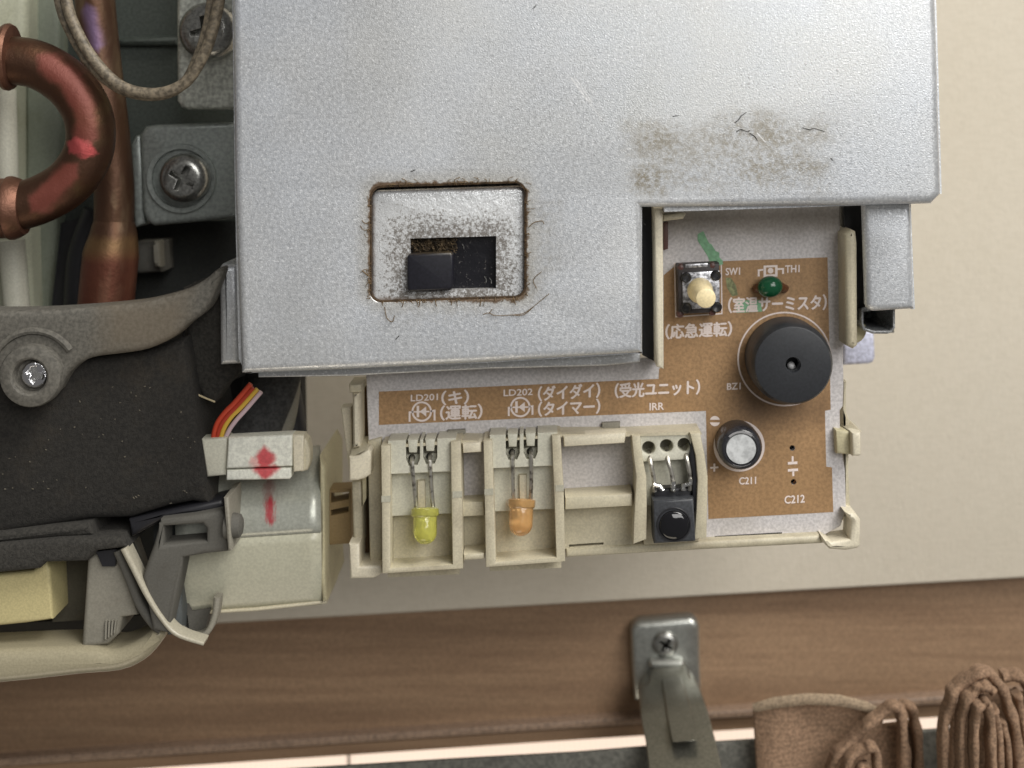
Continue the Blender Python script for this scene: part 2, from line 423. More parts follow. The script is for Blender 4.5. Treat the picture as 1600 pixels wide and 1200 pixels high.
MB().prism([(1300, 1250), (1330, 1190), (1385, 1135), (1428, 1130), (1438, 1250)], 238.5, 240, .5).obj("cloth", kn.m, c2)
c3 = thing("curtain", "thick arched folds of brown curtain in the lower right corner", "curtain", P(1550, 1300, 232), "curtain pieces hanging from the rail")
for pth, wdt, dd in (([(1478, 1260), (1478, 1160), (1486, 1105), (1500, 1078), (1535, 1056), (1556, 1064), (1578, 1100), (1592, 1160), (1600, 1260)], 17, 228),
                   ([(1502, 1260), (1504, 1170), (1508, 1115), (1524, 1085), (1545, 1078), (1556, 1086)], 13, 226),
                   ([(1528, 1260), (1526, 1170), (1528, 1120), (1540, 1105), (1550, 1112), (1552, 1170), (1556, 1260)], 14, 224),
                   ([(1562, 1260), (1566, 1190), (1560, 1130), (1556, 1110)], 13, 226),
                   ([(1580, 1250), (1578, 1180), (1570, 1130)], 11, 227),
                   ([(1568, 1062), (1596, 1062), (1615, 1090), (1630, 1160), (1640, 1250)], 19, 232),
                   ([(1600, 1240), (1606, 1160), (1596, 1105), (1590, 1085)], 14, 230)):
    ribbon(pth, wdt, dd, 3.0, kn.m, "fold", c3)
MB().prism([(1484, 1260), (1488, 1120), (1535, 1074), (1600, 1085), (1700, 1100), (1700, 1260)], 234.5, 236, .5).obj("cloth", kn.m, c3)

# ------------------------------------------------------------ big galvanised cover
cov_at = P(900, 585, 200)
cov = thing("metal_cover", "large speckled galvanised steel cover plate with a square switch cut-out", "cover", cov_at)
def lc(x, y, d=200, at=cov_at): v = P(x, y, d) - at; return v.x, v.z
gm = galvanised("stained_galvanised_steel")
# grime round the switch window and over the notch
cx, cz = lc(700, 378); hx, hz = W(121, 200), W(90, 200)
rc_ = W(17, 200); dw = gm.math('SUBTRACT', gm.sdbox(cx, cz, hx - rc_, hz - rc_, .0016, 900), rc_)
gm.mix(gm.step(dw, .0026, .0, 0, .30), (.46, .40, .27, 1))
gm.mix(gm.step(dw, .0005, .00012, 0, .9), (.16, .09, .04, 1))
n1 = gm.math('MULTIPLY_ADD', gm.noise(1300, 5, .8), .7, gm.math('MULTIPLY', gm.noise(180, 4, .7), .3))
for (bx, by, hw, hh, amt) in ((1140, 243, 140, 50, .65), (1225, 264, 65, 14, .9), (1012, 280, 24, 14, 1.3), (1010, 222, 34, 24, .8), (1175, 200, 34, 20, .6), (1235, 207, 60, 14, .6), (850, 360, 22, 50, .4), (690, 490, 90, 14, .3), (830, 455, 25, 30, .4), (570, 400, 10, 60, .3)):
    a, b = lc(bx, by); dd = gm.sdbox(a, b, W(hw, 200), W(hh, 200), .008, 190, 6)
    m_ = gm.math('MULTIPLY', gm.step(dd, .0020, -.0024, 0, 1), gm.step(n1, .42, .60, .08, 1)); m_ = gm.math('MULTIPLY', m_, amt, None, True)
    gm.mix(m_, (.30, .265, .20, 1))
for a, b, wd_, am in (((893, 122), (918, 157), .00007, .8), ((899, 122), (925, 160), .00006, .6), ((918, 155), (943, 190), .00007, .45), ((1183, 208), (1196, 222), .00006, .7)):
    gm.mix(gm.step(gm.segd(lc(*a), lc(*b)), wd_ * 1.9, wd_ * .6, 0, am), (.95, .95, .95, 1))
bott = [(365, -400), (362, 0), (366, 300), (376, 584), (540, 578), (760, 567), (1004, 552), (1004, 440), (1003, 324), (1325, 321), (1457, 318), (1472, 303), (1467, 120), (1463, -10), (1450, -400)]
hole = rrect(578, 291, 822, 473, 18, 6, -.033)
MB().prism(bott, 200, 201.8, 1.15, 7, [hole], hb=.12).obj("front_sheet", gm.m, cov)
grime = M("brown_grime", (.055, .032, .014, 1), .9); grime.speck(900, .2)
MB().prism(rrect(577, 290, 823, 474, 18, 6, -.033), 200.06, 201.2, 0, 1, [rrect(580.5, 293.5, 819.5, 470.5, 16, 6, -.033)]).obj("darkened_rim", grime.m, cov)  # ring added to darken the bright cut edge, in grime brown
# flanges folded back
def inner(poly, k): return poly
MB().prism([(366, -400), (363, 0), (367, 300), (373, 560), (384, 583), (394, 583), (384, 560), (378, 300), (374, 0), (376, -400)], 201.78, 222).obj("side_flange", gm.m, cov)
MB().prism([(384, 583), (760, 567), (1003.5, 552), (1003, 541), (760, 556), (390, 573)], 201.78, 205.5).obj("bottom_flange", gm.m, cov)
MB().prism([(1003, 552), (1003, 324), (997, 324), (997, 552)], 201.78, 209).obj("notch_flange", gm.m, cov)
MB().prism([(1038, 331), (1325, 321.5), (1455, 317.5), (1455, 310), (1325, 314), (1038, 317)], 201.78, 210.5).obj("notch_top_flange", gm.m, cov)
MB().prism([(1471.5, 303), (1466.5, 120), (1462.5, -10), (1449, -400), (1440, -400), (1454, -10), (1460, 120), (1463, 303)], 201.78, 215).obj("right_flange", gm.m, cov)
# lint strands clinging to the cover
lint = M("brown_lint", (.15, .10, .05, 1), .9).m
def strand(pts, d, r, parent, mat=lint, name="lint_strand", jit=1.0):
    q = smooth([P(x + random.uniform(-jit, jit), y + random.uniform(-jit, jit), d - random.uniform(0, .25)) for x, y in pts], 5)
    return MB().tube(q, r, 5).obj(name, mat, parent, 80)
strand([(755, 492), (765, 489), (775, 493), (800, 493), (820, 488), (840, 474), (858, 459)], 199.8, .00005, cov)
strand([(765, 489), (770, 484)], 199.8, .00005, cov); strand([(800, 493), (818, 492), (835, 480)], 199.8, .00005, cov)
strand([(826, 355), (834, 348), (846, 345), (850, 350)], 199.8, .00006, cov); strand([(846, 425), (838, 432), (834, 440), (838, 450)], 199.8, .00005, cov)
strand([(600, 480), (604, 496), (612, 502), (616, 494)], 199.8, .00006, cov); strand([(566, 422), (572, 428), (578, 432)], 199.8, .00009, cov); strand([(566, 345), (572, 350), (578, 346)], 199.8, .00006, cov)
for pts in ([(1148, 191), (1154, 187), (1159, 180), (1167, 176)], [(1151, 206), (1158, 203), (1166, 205), (1172, 204)], [(1254, 200), (1264, 202), (1272, 201), (1288, 206)], [(1172, 209), (1180, 214), (1184, 220)], [(1005, 349), (1009, 352)], [(834, 12), (838, 8)], [(1052, 182), (1060, 181)], [(641, 268), (649, 266)], [(1297, 246), (1302, 251)], [(618, 530), (624, 525)]):
    strand(pts, 200.0, .00005, cov, hole_m, "dark_fibre", .8)
b = MB()
for i in range(120):
    t = random.random() * 2 * math.pi; e = random.choice((0, 0, 0, 1))
    u = random.random() * 848
    if u < 244: x, y, nx, ny = 578 + u, 473 - u * .033, 0, 1
    elif u < 488: x, y, nx, ny = 578 + (u - 244), 291 - (u - 244) * .033, 0, -1
    elif u < 668: x, y, nx, ny = 578, 291 + (u - 488), -1, 0
    else: x, y, nx, ny = 822, 283 + (u - 668), 1, 0
    if (x < 592 or x > 808) and ny: continue
    L = random.expovariate(1 / 3.0) + 1.0; a = random.uniform(-1.1, 1.1)
    p0 = (x - nx * 2, y - ny * 2); p1 = (x + nx * L * .6 + a * ny * 3, y + ny * L * .6 + a * nx * 3); p2 = (x + nx * L + a * 5 * abs(ny), y + ny * L + a * 5 * abs(nx))
    b.tube(smooth([P(*p0, 200.1), P(*p1, 199.75), P(*p2, 199.8)], 3), .00003 + random.random() * .00003, 4)
o = b.obj("lint_fuzz", lint, cov, 80); o['kind'] = 'stuff'

# thin chassis edge under the cover
ch = MB().prism([(403, 590), (545, 588), (760, 577), (945, 572), (1000, 566), (1001, 548), (900, 553), (403, 576)], 205.8, 212, .3)
o = ch.obj("chassis_edge", galvanised("yellowed_galvanised", .72, .6).m); tag(o, "thin folded chassis edge peeping out under the large metal cover", "chassis")

# ------------------------------------------------------------ slide switch
sw_at = P(703, 475, 203)
sw = thing("slide_switch", "black slide switch with dusty bright plate in the cover window", "switch", sw_at)
sm = M("rust_spotted_plate", (.80, .82, .84, 1), .32, .35)
sx, sz = lc(706, 412, 202.2, sw_at)
ds = sm.sdbox(sx, sz, W(70, 202), W(42, 202))
near = sm.step(ds, .0065, .0, 0, .21)
sp_ = sm.math('ADD', sm.noise(2900, 5, .85), near)
sm.mix(sm.step(sp_, .60, .74, 0, .85), (.075, .055, .035, 1)); sm.mix(sm.step(sm.noise(3200, 3, .7), .56, .72, 0, .6), (.13, .10, .07, 1))
ex_, ez_ = lc(703, 380, 202.2, sw_at); ed = sm.sdbox(ex_, ez_, W(118, 202), W(84, 202), .001, 800)
sm.mix(sm.step(ed, -.0004, .0006, 0, .8), (.16, .09, .04, 1))
sm.bump(sm.noise(1300, 4, .7), .4, .00025)
sm.l.new(sm.step(sp_, .5, .8, .26, .8), sm.b.inputs['Roughness']); sm.l.new(sm.step(sp_, .55, .8, .4, .05), sm.b.inputs['Metallic'])
slot = quad(641, 373, 775, 455, -.03, 0)
plate = rrect(579, 298, 823, 480, 14, 5, -.033)
pl = MB().prism(plate, 201.1, 202.9, .7, 4, [slot], hb=.05).obj("plate", sm.m, sw)
MB().prism(plate, 203.3, 206).obj("housing_shell", darkcol, sw)
MB().prism([(550, 262), (850, 252), (850, 500), (550, 508)], 206, 209).obj("black_gap_filler", seal_gap_black, sw)  # black sheet added behind so the gap round the plate stays dark
bk = M("glossy_black_slot", (.012, .012, .016, 1), .25); bk.mix(bk.step(bk.noise(2500, 4, .7), .60, .72, 0, .5), (.35, .33, .30, 1)); bk.bump(bk.noise(700, 3), .4, .0003)
MB().prism(quad(640, 371, 777, 457, -.03, 0), 202.7, 203.3).obj("slot_floor", bk.m, sw)
km = M("black_knob_plastic", (.012, .012, .018, 1), .35, 0); km.speck(2600, .09)
kx, kz = lc(672, 384, 200.5, sw_at)
kd = km.sdbox(kx, kz, W(36, 200), W(9, 200), .001, 700); km.mix(km.step(kd, .0005, -.0003, 0, .75), (.11, .08, .035, 1))
kf = [(640, 397), (704, 394), (708, 398), (708, 448), (704, 453), (641, 456), (636, 452), (636, 401)]
MB().prism(kf, 199.9, 203.2, .35, 4).obj("knob", km.m, sw)
dirtm = M("brown_dust_clump", (.075, .052, .028, 1), .95); dirtm.speck(1400, .3)
rb = random.Random(5)
b = MB()
for i in range(260):
    x = rb.uniform(642, 712); y = rb.triangular(372, 396, 384) - (x - 642) * .02
    p = P(x, y, 201.6 + rb.random() * .9); a = rb.uniform(0, 6.28); L = W(rb.uniform(2, 7), 200)
    b.tube([p, p + Vector((math.cos(a) * L * .5, -.00015, math.sin(a) * L * .5)), p + Vector((math.cos(a + .6) * L, 0, math.sin(a + .6) * L))], .00006, 4)
for i in range(90):
    x = rb.gauss(636, 4); y = rb.uniform(395, 468)
    p = P(x, y, 201.8); a = rb.uniform(0, 6.28); L = W(rb.uniform(2, 5), 200)
    b.tube([p, p + Vector((math.cos(a) * L, -.0001, math.sin(a) * L))], .00005, 4)
o = b.obj("dust_clump", dirtm.m, sw, 80); o['kind'] = 'stuff'
MB().prism([(642, 373), (712, 371), (704, 386), (690, 393), (645, 396)], 202.2, 202.8, .3).obj("dust_bed", dirtm.m, sw)
MB().prism(circ(608, 384, 15.5, 28), 201.06, 201.12, 0, 2, [circ(608, 384, 13.8, 28)]).obj("stamped_ring", sm.m, sw)
b = MB()
for x, y in ((722, 381), (757, 432), (765, 434)): b.tube([P(x, y, 202.6), P(x + 3, y + 4, 202.55), P(x + 3, y + 9, 202.6)], .00008, 5)
b.obj("spring_contact", solder, sw)

# ------------------------------------------------------------ circuit board
BD = 212.0
bd_at = P(950, 840, BD)
pcb = thing("circuit_board", "brown and white printed circuit board with buzzer, button and LEDs", "circuit board", bd_at)
pw = M("white_board_lacquer", lin(204, 200, 200), .5); pw.speck(2500, .06); pw.mix(pw.step(pw.noise(90, 4), .5, .75, 0, .25), lin(150, 140, 120))
a, b_ = lc(1180, 345, BD, bd_at); dshadow = pw.sdbox(a, b_, W(150, BD), W(12, BD), .003, 300)  # cover's cast shadow painted along the board top as a dark band
pw.mix(pw.step(dshadow, .0025, -.001, 0, .55), lin(112, 100, 80))
pb = M("bare_brown_board", lin(166, 132, 94), .5); pb.speck(2200, .07); pb.mix(pb.step(pb.noise(70, 3), .4, .7, 0, .3), lin(146, 114, 76))
for (bx, by, hw, hh, am) in ((1170, 590, 12, 50, .5), (1230, 640, 60, 12, .55), (1115, 700, 10, 30, .35)):  # buzzer's cast shadow painted in darker brown; last patch left of capacitor
    a, b_ = lc(bx, by, BD, bd_at); pb.mix(pb.step(pb.sdbox(a, b_, W(hw, BD), W(hh, BD), .003, 300), .003, -.001, 0, am), lin(96, 72, 50))
silk = M("white_board_print", lin(236, 222, 216), .55).m
board_out = [(572, 583), (1000, 560), (1026, 560), (1026, 320), (1312, 316), (1316, 462), (1318, 600), (1317, 634), (1312, 642), (1313, 690), (1320, 732), (1322, 798), (1313, 822), (1288, 836), (1110, 846), (700, 872), (582, 872)]
MB().prism(board_out, BD, BD + 1.6, .1, 1, [circ(1238, 700, 5, 12), circ(1240, 753, 5, 12)]).obj("substrate", pw.m, pcb)
bare = [(592, 612), (1029, 592), (1030, 576), (1037, 571), (1037, 430), (1053, 417), (1130, 408), (1293, 402), (1298, 640), (1289, 642), (1291, 729), (1300, 730.5), (1302, 800), (1107, 811), (1103, 642), (860, 652), (592, 664)]
MB().prism(bare, BD - .03, BD + .01, 0, 1, [circ(1238, 700, 4.5, 12), circ(1240, 753, 4.5, 12)]).obj("bare_area", pb.m, pcb)
brass = M("copper_pad", (.45, .2, .08, 1), .4, .6).m
for hx_, hy_ in ((1238, 700), (1240, 753)):
    MB().prism(circ(hx_, hy_, 5.5, 12), BD + 1.2, BD + 1.6).obj("solder_hole", hole_m, pcb)
MB().tube([P(1240, 756, BD + .9), P(1243, 750, BD + .2)], .00012, 6).obj("wire_stub", brass, pcb)

SILKD = BD - .06
def text(s, x0, y0, x1, y1, h, parent=pcb, mat=silk, bold=0.0, d=SILKD, name="lettering"):
    """text whose baseline runs from (x0,y0) to (x1,y1) px, h px tall"""
    cu = bpy.data.curves.new("t", 'FONT'); cu.body = s; cu.size = 1; cu.resolution_u = 3; cu.offset = 0; cu.fill_mode = 'FRONT'
    to = bpy.data.objects.new("t", cu); COL.objects.link(to)
    bpy.context.view_layer.update()
    me = bpy.data.meshes.new_from_object(to.evaluated_get(bpy.context.evaluated_depsgraph_get()))
    bpy.data.objects.remove(to)
    if not me.vertices: print("EMPTY TEXT", s); return
    xs = [v.co.x for v in me.vertices]; ys = [v.co.y for v in me.vertices]
    ax, bx, ay, by = min(xs), max(xs), min(ys), max(ys)
    A = P(x0, y0, d); B = P(x1, y1, d); u = B - A; v = Vector((W(h * .015, d), 0, W(h, d))); nv = len(me.vertices)
    b = MB(); b.v = [A + u * ((q.co.x - ax) / (bx - ax)) + v * ((q.co.y - ay) / (by - ay)) for q in me.vertices]
    b.f = [tuple(p.vertices) for p in me.polygons]
    if bold:
        base_v = list(b.v); base_f = list(b.f); wpx = W(min(1.25, h * .055), d)
        for k, (du, dv) in enumerate(((-1, 0), (1, 0), (0, .8), (0, -.8))):
            b.v += [q + Vector((du * wpx * .7, -.000006 * (k + 1), dv * wpx * .7)) for q in base_v]; b.f += [tuple(i + nv * (k + 1) for i in f) for f in base_f]
    bpy.data.meshes.remove(me)
    return b.obj(name, mat, parent, label='printed marking reading "%s"' % s)
text("LD201", 642, 627, 684, 625, 10, bold=.03)
text("（キ）", 690, 633, 732, 631, 22, bold=.026)
text("（運転）", 688, 657, 753, 654, 23, bold=.03)
text("LD202", 787, 619, 832, 617, 10, bold=.03)
text("（ダイダイ）", 841, 627, 937, 621, 23, bold=.026)
text("（タイマー）", 841, 651, 937, 646, 23, bold=.026)
text("（受光ユニット）", 961, 622, 1093, 616, 23, bold=.026)
text("IRR", 1015, 641, 1037, 640, 11, bold=.045)
text("BZ1", 1136, 609, 1157, 608, 10, bold=.045)
text("（応急運転）", 1040, 530, 1143, 525, 23, bold=.028)
text("SW1", 1134, 430, 1156, 429, 11, bold=.03)
text("TH1", 1227, 426, 1249, 425, 11, bold=.03)
text("（室温サーミスタ）", 1138, 489, 1291, 484, 24, bold=.026)
text("C211", 1155, 757, 1181, 756, 11, bold=.04)
text("C212", 1226, 787, 1257, 785, 12, bold=.045)
text("+", 1110, 737, 1122, 736, 12, bold=.01)
text("⊥", 1231, 726, 1247, 725, 14, bold=.01) if False else None
b = MB()
b.prism([(1231, 722), (1246, 721), (1246, 725), (1231, 726)], SILKD, SILKD + .03).prism([(1237, 713), (1240, 713), (1240, 722), (1237, 722)], SILKD, SILKD + .03)
b.prism([(1231, 733), (1247, 732), (1247, 736), (1231, 737)], SILKD, SILKD + .03).prism([(1238, 736), (1241, 736), (1241, 744), (1238, 744)], SILKD, SILKD + .03)
b.obj("capacitor_symbol", silk, pcb)
b = MB(); c_ = circ(1117, 658, 8, 24); b.prism([p for p in c_ if p[1] < 656.5] , SILKD, SILKD + .03).prism([p for p in c_ if p[1] > 658.5], SILKD, SILKD + .03); b.obj("minus_symbol", silk, pcb)
def diode(cx, cy, lx, rx, ly):
    b = MB().prism(circ(cx, cy, 16, 32), SILKD, SILKD + .03, 0, 1, [circ(cx, cy, 13, 32)])
    b.prism([(lx - 1.5, cy), (cx - 14, cy - 1), (cx - 14, cy + 2), (lx + 1.5, cy + 3), (lx + 1.5, ly), (lx - 1.5, ly)], SILKD, SILKD + .03)
    b.prism([(cx + 14, cy - 2), (rx + 1.5, cy - 3), (rx + 1.5, ly - 2), (rx - 1.5, ly - 2), (rx - 1.5, cy), (cx + 14, cy + 1)], SILKD, SILKD + .03)
    b.prism([(cx - 8, cy - 9), (cx - 4, cy - 9), (cx - 4, cy + 9), (cx - 8, cy + 9)], SILKD, SILKD + .03)
    b.prism([(cx - 3, cy), (cx + 7, cy - 8), (cx + 7, cy + 8)], SILKD, SILKD + .03)
    b.prism([(cx - 12, cy - .6), (cx + 12, cy - 1.2), (cx + 12, cy + 1.2), (cx - 12, cy + 1.8)], SILKD - .01, SILKD + .03)
    b.obj("diode_symbol", silk, pcb)
diode(659, 643, 640, 679, 659); diode(813, 636, 795, 832, 650)
b = MB().prism(quad(1193, 415, 1215, 433, -.04, 0), SILKD, SILKD + .03, 0, 1, [quad(1197, 418, 1211, 429, -.04, 0)]).prism(circ(1204, 423, 4.5, 14), SILKD, SILKD + .03)
b.prism([(1184, 421), (1194, 420), (1194, 422.5), (1187, 423.5), (1187, 432), (1184, 432)], SILKD, SILKD + .03).prism([(1215, 419), (1225, 418.5), (1225, 428), (1222, 428), (1222, 421.5), (1215, 422)], SILKD, SILKD + .03)
b.obj("thermistor_symbol", silk, pcb)
# highlighter marks
gr = M("green_marker_ink", lin(128, 176, 138), .5); gr.speck(1600, .06); gr = gr.m
gr2 = M("green_marker_faint", lin(134, 138, 98), .5); gr2.speck(1600, .15); gr2 = gr2.m
MB().prism([(1090, 366), (1099, 361), (1104, 372), (1108, 380), (1112, 382), (1118, 392), (1124, 395), (1124, 402), (1129, 407), (1109, 408.5), (1105, 399), (1098, 388), (1090, 376)], SILKD, SILKD + .03).obj("marker_stroke", gr, pcb)
MB().prism([(1109, 408.5), (1129, 407), (1130, 413), (1118, 416)], SILKD - .02, SILKD + .03).obj("marker_stroke", gr, pcb)
MB().prism([(1134, 434), (1142, 434), (1150, 446), (1153, 461), (1144, 463), (1136, 450)], SILKD, SILKD + .02).obj("marker_stroke", gr2, pcb)
gsil = M("green_tinted_print", lin(122, 190, 138), .5).m
MB().prism([(1151, 470), (1171, 469), (1171, 488), (1151, 489)], SILKD + .015, SILKD + .03).obj("marker_block", gr, pcb)
MB().prism([(1172, 469), (1188, 468.5), (1191, 487), (1173, 488)], SILKD + .015, SILKD + .03).obj("marker_block", gr, pcb)

# --- push button
pbt = MB().prism([(1053, 411), (1128, 407), (1129, 491), (1055, 496)], SILKD, SILKD + .03, 0, 1, [[(1055, 413), (1126, 409), (1127, 489), (1057, 494)]]).obj("button_outline", silk, pcb)
btn = MB().prism([(1059, 414), (1124, 411), (1125, 488), (1060, 491)], BD - 3.2, BD - .05, .25, 2).obj("push_button", plastic("button_body", (52, 46, 46), .5, .3), pcb, label="square tactile push button with cream stem")
bp = M("button_plate", (.55, .55, .58, 1), .35, .85).speck(1800, .25)
MB().prism([(1066, 426), (1124, 423), (1125, 481), (1067, 484)], BD - 3.5, BD - 3.15, .1, 2).obj("button_plate", bp.m, btn)
MB().prism([(1071, 413), (1106, 411), (1106, 417), (1071, 419)], BD - 3.3, BD - 2.9, .1, 2).obj("button_tab", bp.m, btn)
for x, y, r in ((1072, 433, 8), (1118, 430, 8), (1072, 481, 8.5), (1119, 479, 8.5)):
    MB().lathe(P(x, y, BD - 3.2), (0, -1, 0), [(W(r, 210), 0), (W(r, 210), .0006), (W(r * .8, 210), .0008), (W(r * .4, 210), .0006), (0, .0006)], 18).obj("rivet", black_pl, btn)
rb_m = plastic("red_brown_lug", (92, 62, 58), .4, .2)
for x, y in ((1063, 417), (1112, 414), (1062, 490), (1112, 487)):
    MB().lathe(P(x, y, BD - 2.2), (0, -1, 0), [(W(6, 210), 0), (W(6, 210), .0006), (W(4, 210), .0010), (0, .0011)], 14).obj("lug", rb_m, btn)
s0 = P(1094, 454, BD - 3.4); s1 = P(1103, 466, BD - 9.5); axs = (s1 - s0); Ls = axs.length
MB().lathe(s0, axs, [(W(20.5, 208), 0), (W(20, 208), .0004), (W(18.5, 207), .0012), (W(17.5, 207), .0015), (W(16.2, 206), .0018), (W(15.8, 203), Ls - .0002), (W(15.0, 203), Ls), (W(14.0, 203), Ls + .00005), (0, Ls + .00008)], 36).obj("button_stem", plastic("stem_cream", (246, 228, 182), .4, .08), btn)

# --- thermistor
gb = M("green_bead", (.008, .085, .035, 1), .18); gb.bump(gb.noise(500, 2), .2, .0003)
th = MB()
c = P(1203, 448, BD - 1.9); N = 20
prof = [(W(17, 210) * math.sin(t), -W(20, 210) * math.cos(t)) for t in [math.pi * i / N for i in range(N + 1)]]
th.lathe(c, Vector((1, 0, .12)), prof, 28); th_o = th.obj("thermistor", gb.m, pcb, 60, label="glossy dark green bead thermistor")
rbr = plastic("red_brown_resin", (96, 58, 34), .4, .3)
for x0_, x1_ in ((1190, 1181), (1216, 1227)):
    MB().tube(smooth([P(x0_, 448, BD - 1.6), P((x0_ + x1_) / 2, 449, BD - 1.4), P(x1_, 451, BD - .1)], 4), [.0007] * 4 + [.0006] * 4 + [.0005], 10).obj("lead", rbr, th_o)

# --- buzzer
bz_m = M("black_buzzer_plastic", lin(42, 44, 48), .45); bz_m.speck(2600, .05); bz_m.bump(bz_m.noise(1400, 2), .12, .0001)
MB().prism(circ(1226, 561, 74, 56), SILKD, SILKD + .03, 0, 1, [circ(1226, 561, 71.5, 56)]).obj("buzzer_outline", silk, pcb)
fr = BD - 6.8; f0 = P(1239, 570, fr)
R = W(64, fr)
bz = MB().lathe(f0 + Vector((0, .0068 - .00006, 0)), (0, -1, 0), [(R * 1.02, 0), (R * 1.03, .0043), (R * 1.01, .0056), (R * .985, .0062), (R * .93, .00675), (R * .90, .0068), (W(12.5, fr), .0068), (W(11, fr), .0065), (W(10.3, fr), .0058), (W(10, fr), .0040), (0, .0040)], 72).obj("buzzer", bz_m.m, pcb, 30, label="round black buzzer with a small centre hole")
MB().lathe(P(1236, 571, fr + 2.2), (0, -1, 0), [(W(6.5, fr), 0), (W(6, fr), .0005), (W(3, fr), .0008), (0, .0009)], 20).obj("hole_reflection", plastic("pale_reflection", (225, 225, 225), .4, .05), bz)  # pale disc painting the reflection seen inside the buzzer hole
emb = M("worn_black_emboss", lin(62, 65, 72), .5).speck(2000, .2).m
text("C", 1248, 610, 1262, 610, 15, bz, emb, 0, fr - .03, "embossed_mark")
text("J", 1222, 607, 1230, 607, 12, bz, emb, 0, fr - .03, "embossed_mark")
MB().prism(circ(1201, 567, 12, 24), fr - .03, fr + .02, 0, 1, [circ(1201, 567, 11.2, 24)]).prism([(1195, 563), (1207, 563), (1207, 564), (1195, 564)], fr - .03, fr + .02).obj("embossed_mark", emb, bz)

# --- electrolytic capacitor
MB().prism(circ(1155, 697, 40, 44), SILKD, SILKD + .03, 0, 1, [circ(1155, 697, 35, 44)]).obj("capacitor_outline", silk, pcb)
sl = M("black_capacitor_sleeve", (.03, .03, .035, 1), .22); sl.speck(2500, .1)
cf = P(1158, 702, BD - 5); Rc = W(33, BD - 5)
cp = MB().lathe(cf + Vector((0, .0049, 0)), (0, -1, 0), [(Rc * 1.06, 0), (Rc * 1.06, .0036), (Rc * 1.0, .0044), (Rc * .90, .0049), (Rc * .78, .00495), (Rc * .72, .0046), (0, .0046)], 48).obj("capacitor", sl.m, pcb, 60, label="small black electrolytic capacitor with silver top")
al = M("brushed_aluminium_top", (.72, .74, .75, 1), .42, .45); al.speck(900, .08); al.bump(al.noise(600, 3), .2, .0002)
MB().lathe(cf + Vector((0, .0003, 0)), (0, -1, 0), [(W(24, 207), 0), (W(24, 207), .0001), (W(23, 207), .0003), (0, .00032)], 40).obj("capacitor_top", al.m, cp)
stp = M("grey_sleeve_stripe", lin(150, 150, 152), .35).m
def annular(r0, r1, a0, a1, d, n=10):
    q = []
    for i in range(n + 1):
        a = math.radians(a0 + (a1 - a0) * i / n); q.append((1158 + r1 * math.cos(a), 702 + r1 * math.sin(a)))
    for i in range(n, -1, -1):
        a = math.radians(a0 + (a1 - a0) * i / n); q.append((1158 + r0 * math.cos(a), 702 + r0 * math.sin(a)))
    return q
MB().prism(annular(24.8, 28.5, -135, -50, 207), BD - 5.05, BD - 4.7, .05, 1).obj("sleeve_stripe", stp, cp)
MB().prism(annular(26, 27.5, 55, 120, 207), BD - 5.05, BD - 4.7, .05, 1).obj("sleeve_print", stp, cp)

# --- LEDs
def led(colr, cx, y0, y1, wf, wb, dmid, lab, tiltx=0.0):
    m = M("clear_" + lab.split()[0] + "_led", colr, .12, 0, .5, Transmission_Weight=.62, IOR=1.5)
    m.speck(700, .02); m.bump(m.noise(420, 2, .5), .45, .0011); m.b.inputs['Coat Weight'].default_value = .6; m.b.inputs['Coat Roughness'].default_value = .05
    m.b.inputs['Emission Color'].default_value = (0, 0, 0, 1)
    a = P(cx, y0, dmid); e = P(cx + tiltx, y1, dmid - 1.2); ax = e - a; L = ax.length
    Rf = W(wf / 2, dmid); Rb = W(wb / 2, dmid)
    pr = [(Rf * .8, 0), (Rf, L * .04), (Rf, L * .20), (Rf * .93, L * .24), (Rb * 1.0, L * .26), (Rb * .98, L * .68)]
    for i in range(1, 9):
        t = math.pi / 2 * i / 8; pr.append((Rb * .97 * math.cos(t), L * .68 + L * .32 * math.sin(t)))
    return MB().lathe(a, ax, pr, 22).obj("led", m.m, pcb, 50, label=lab)
ledA = led((.88, .86, .20, 1), 664, 793, 851, 44, 38, 207.5, "yellow light-emitting diode pointing down")
ledB = led((.95, .58, .24, 1), 815, 779, 838, 44, 38, 207.5, "orange light-emitting diode pointing down", -2)
for L_, base in ((ledA, [[(645, 711), (644, 722), (647, 760), (651, 800)], [(672, 709), (672, 720), (674, 760), (677, 798)]]), (ledB, [[(801, 702), (801, 715), (801, 750), (803, 786)], [(829, 700), (830, 712), (830, 750), (829, 784)]])):
    for pth in base:
        dd = [209.2, 207.0, 207.2, 207.6]
        MB().tube(smooth([P(x, y, d) for (x, y), d in zip(pth, dd)], 4), W(3.4, 207), 6).obj("lead", tin, L_)
for L_, cx_, cy_ in ((ledA, 664, 818), (ledB, 814, 804)):
    MB().prism([(cx_ - 10, cy_ - 12), (cx_ + 1, cy_ - 12), (cx_ - 1, cy_ + 6), (cx_ - 7, cy_ + 8)], 207.0, 207.7, .1).prism([(cx_ + 4, cy_ - 12), (cx_ + 10, cy_ - 12), (cx_ + 8, cy_ + 3)], 207.0, 207.6).obj("lead_frame", solder, L_)

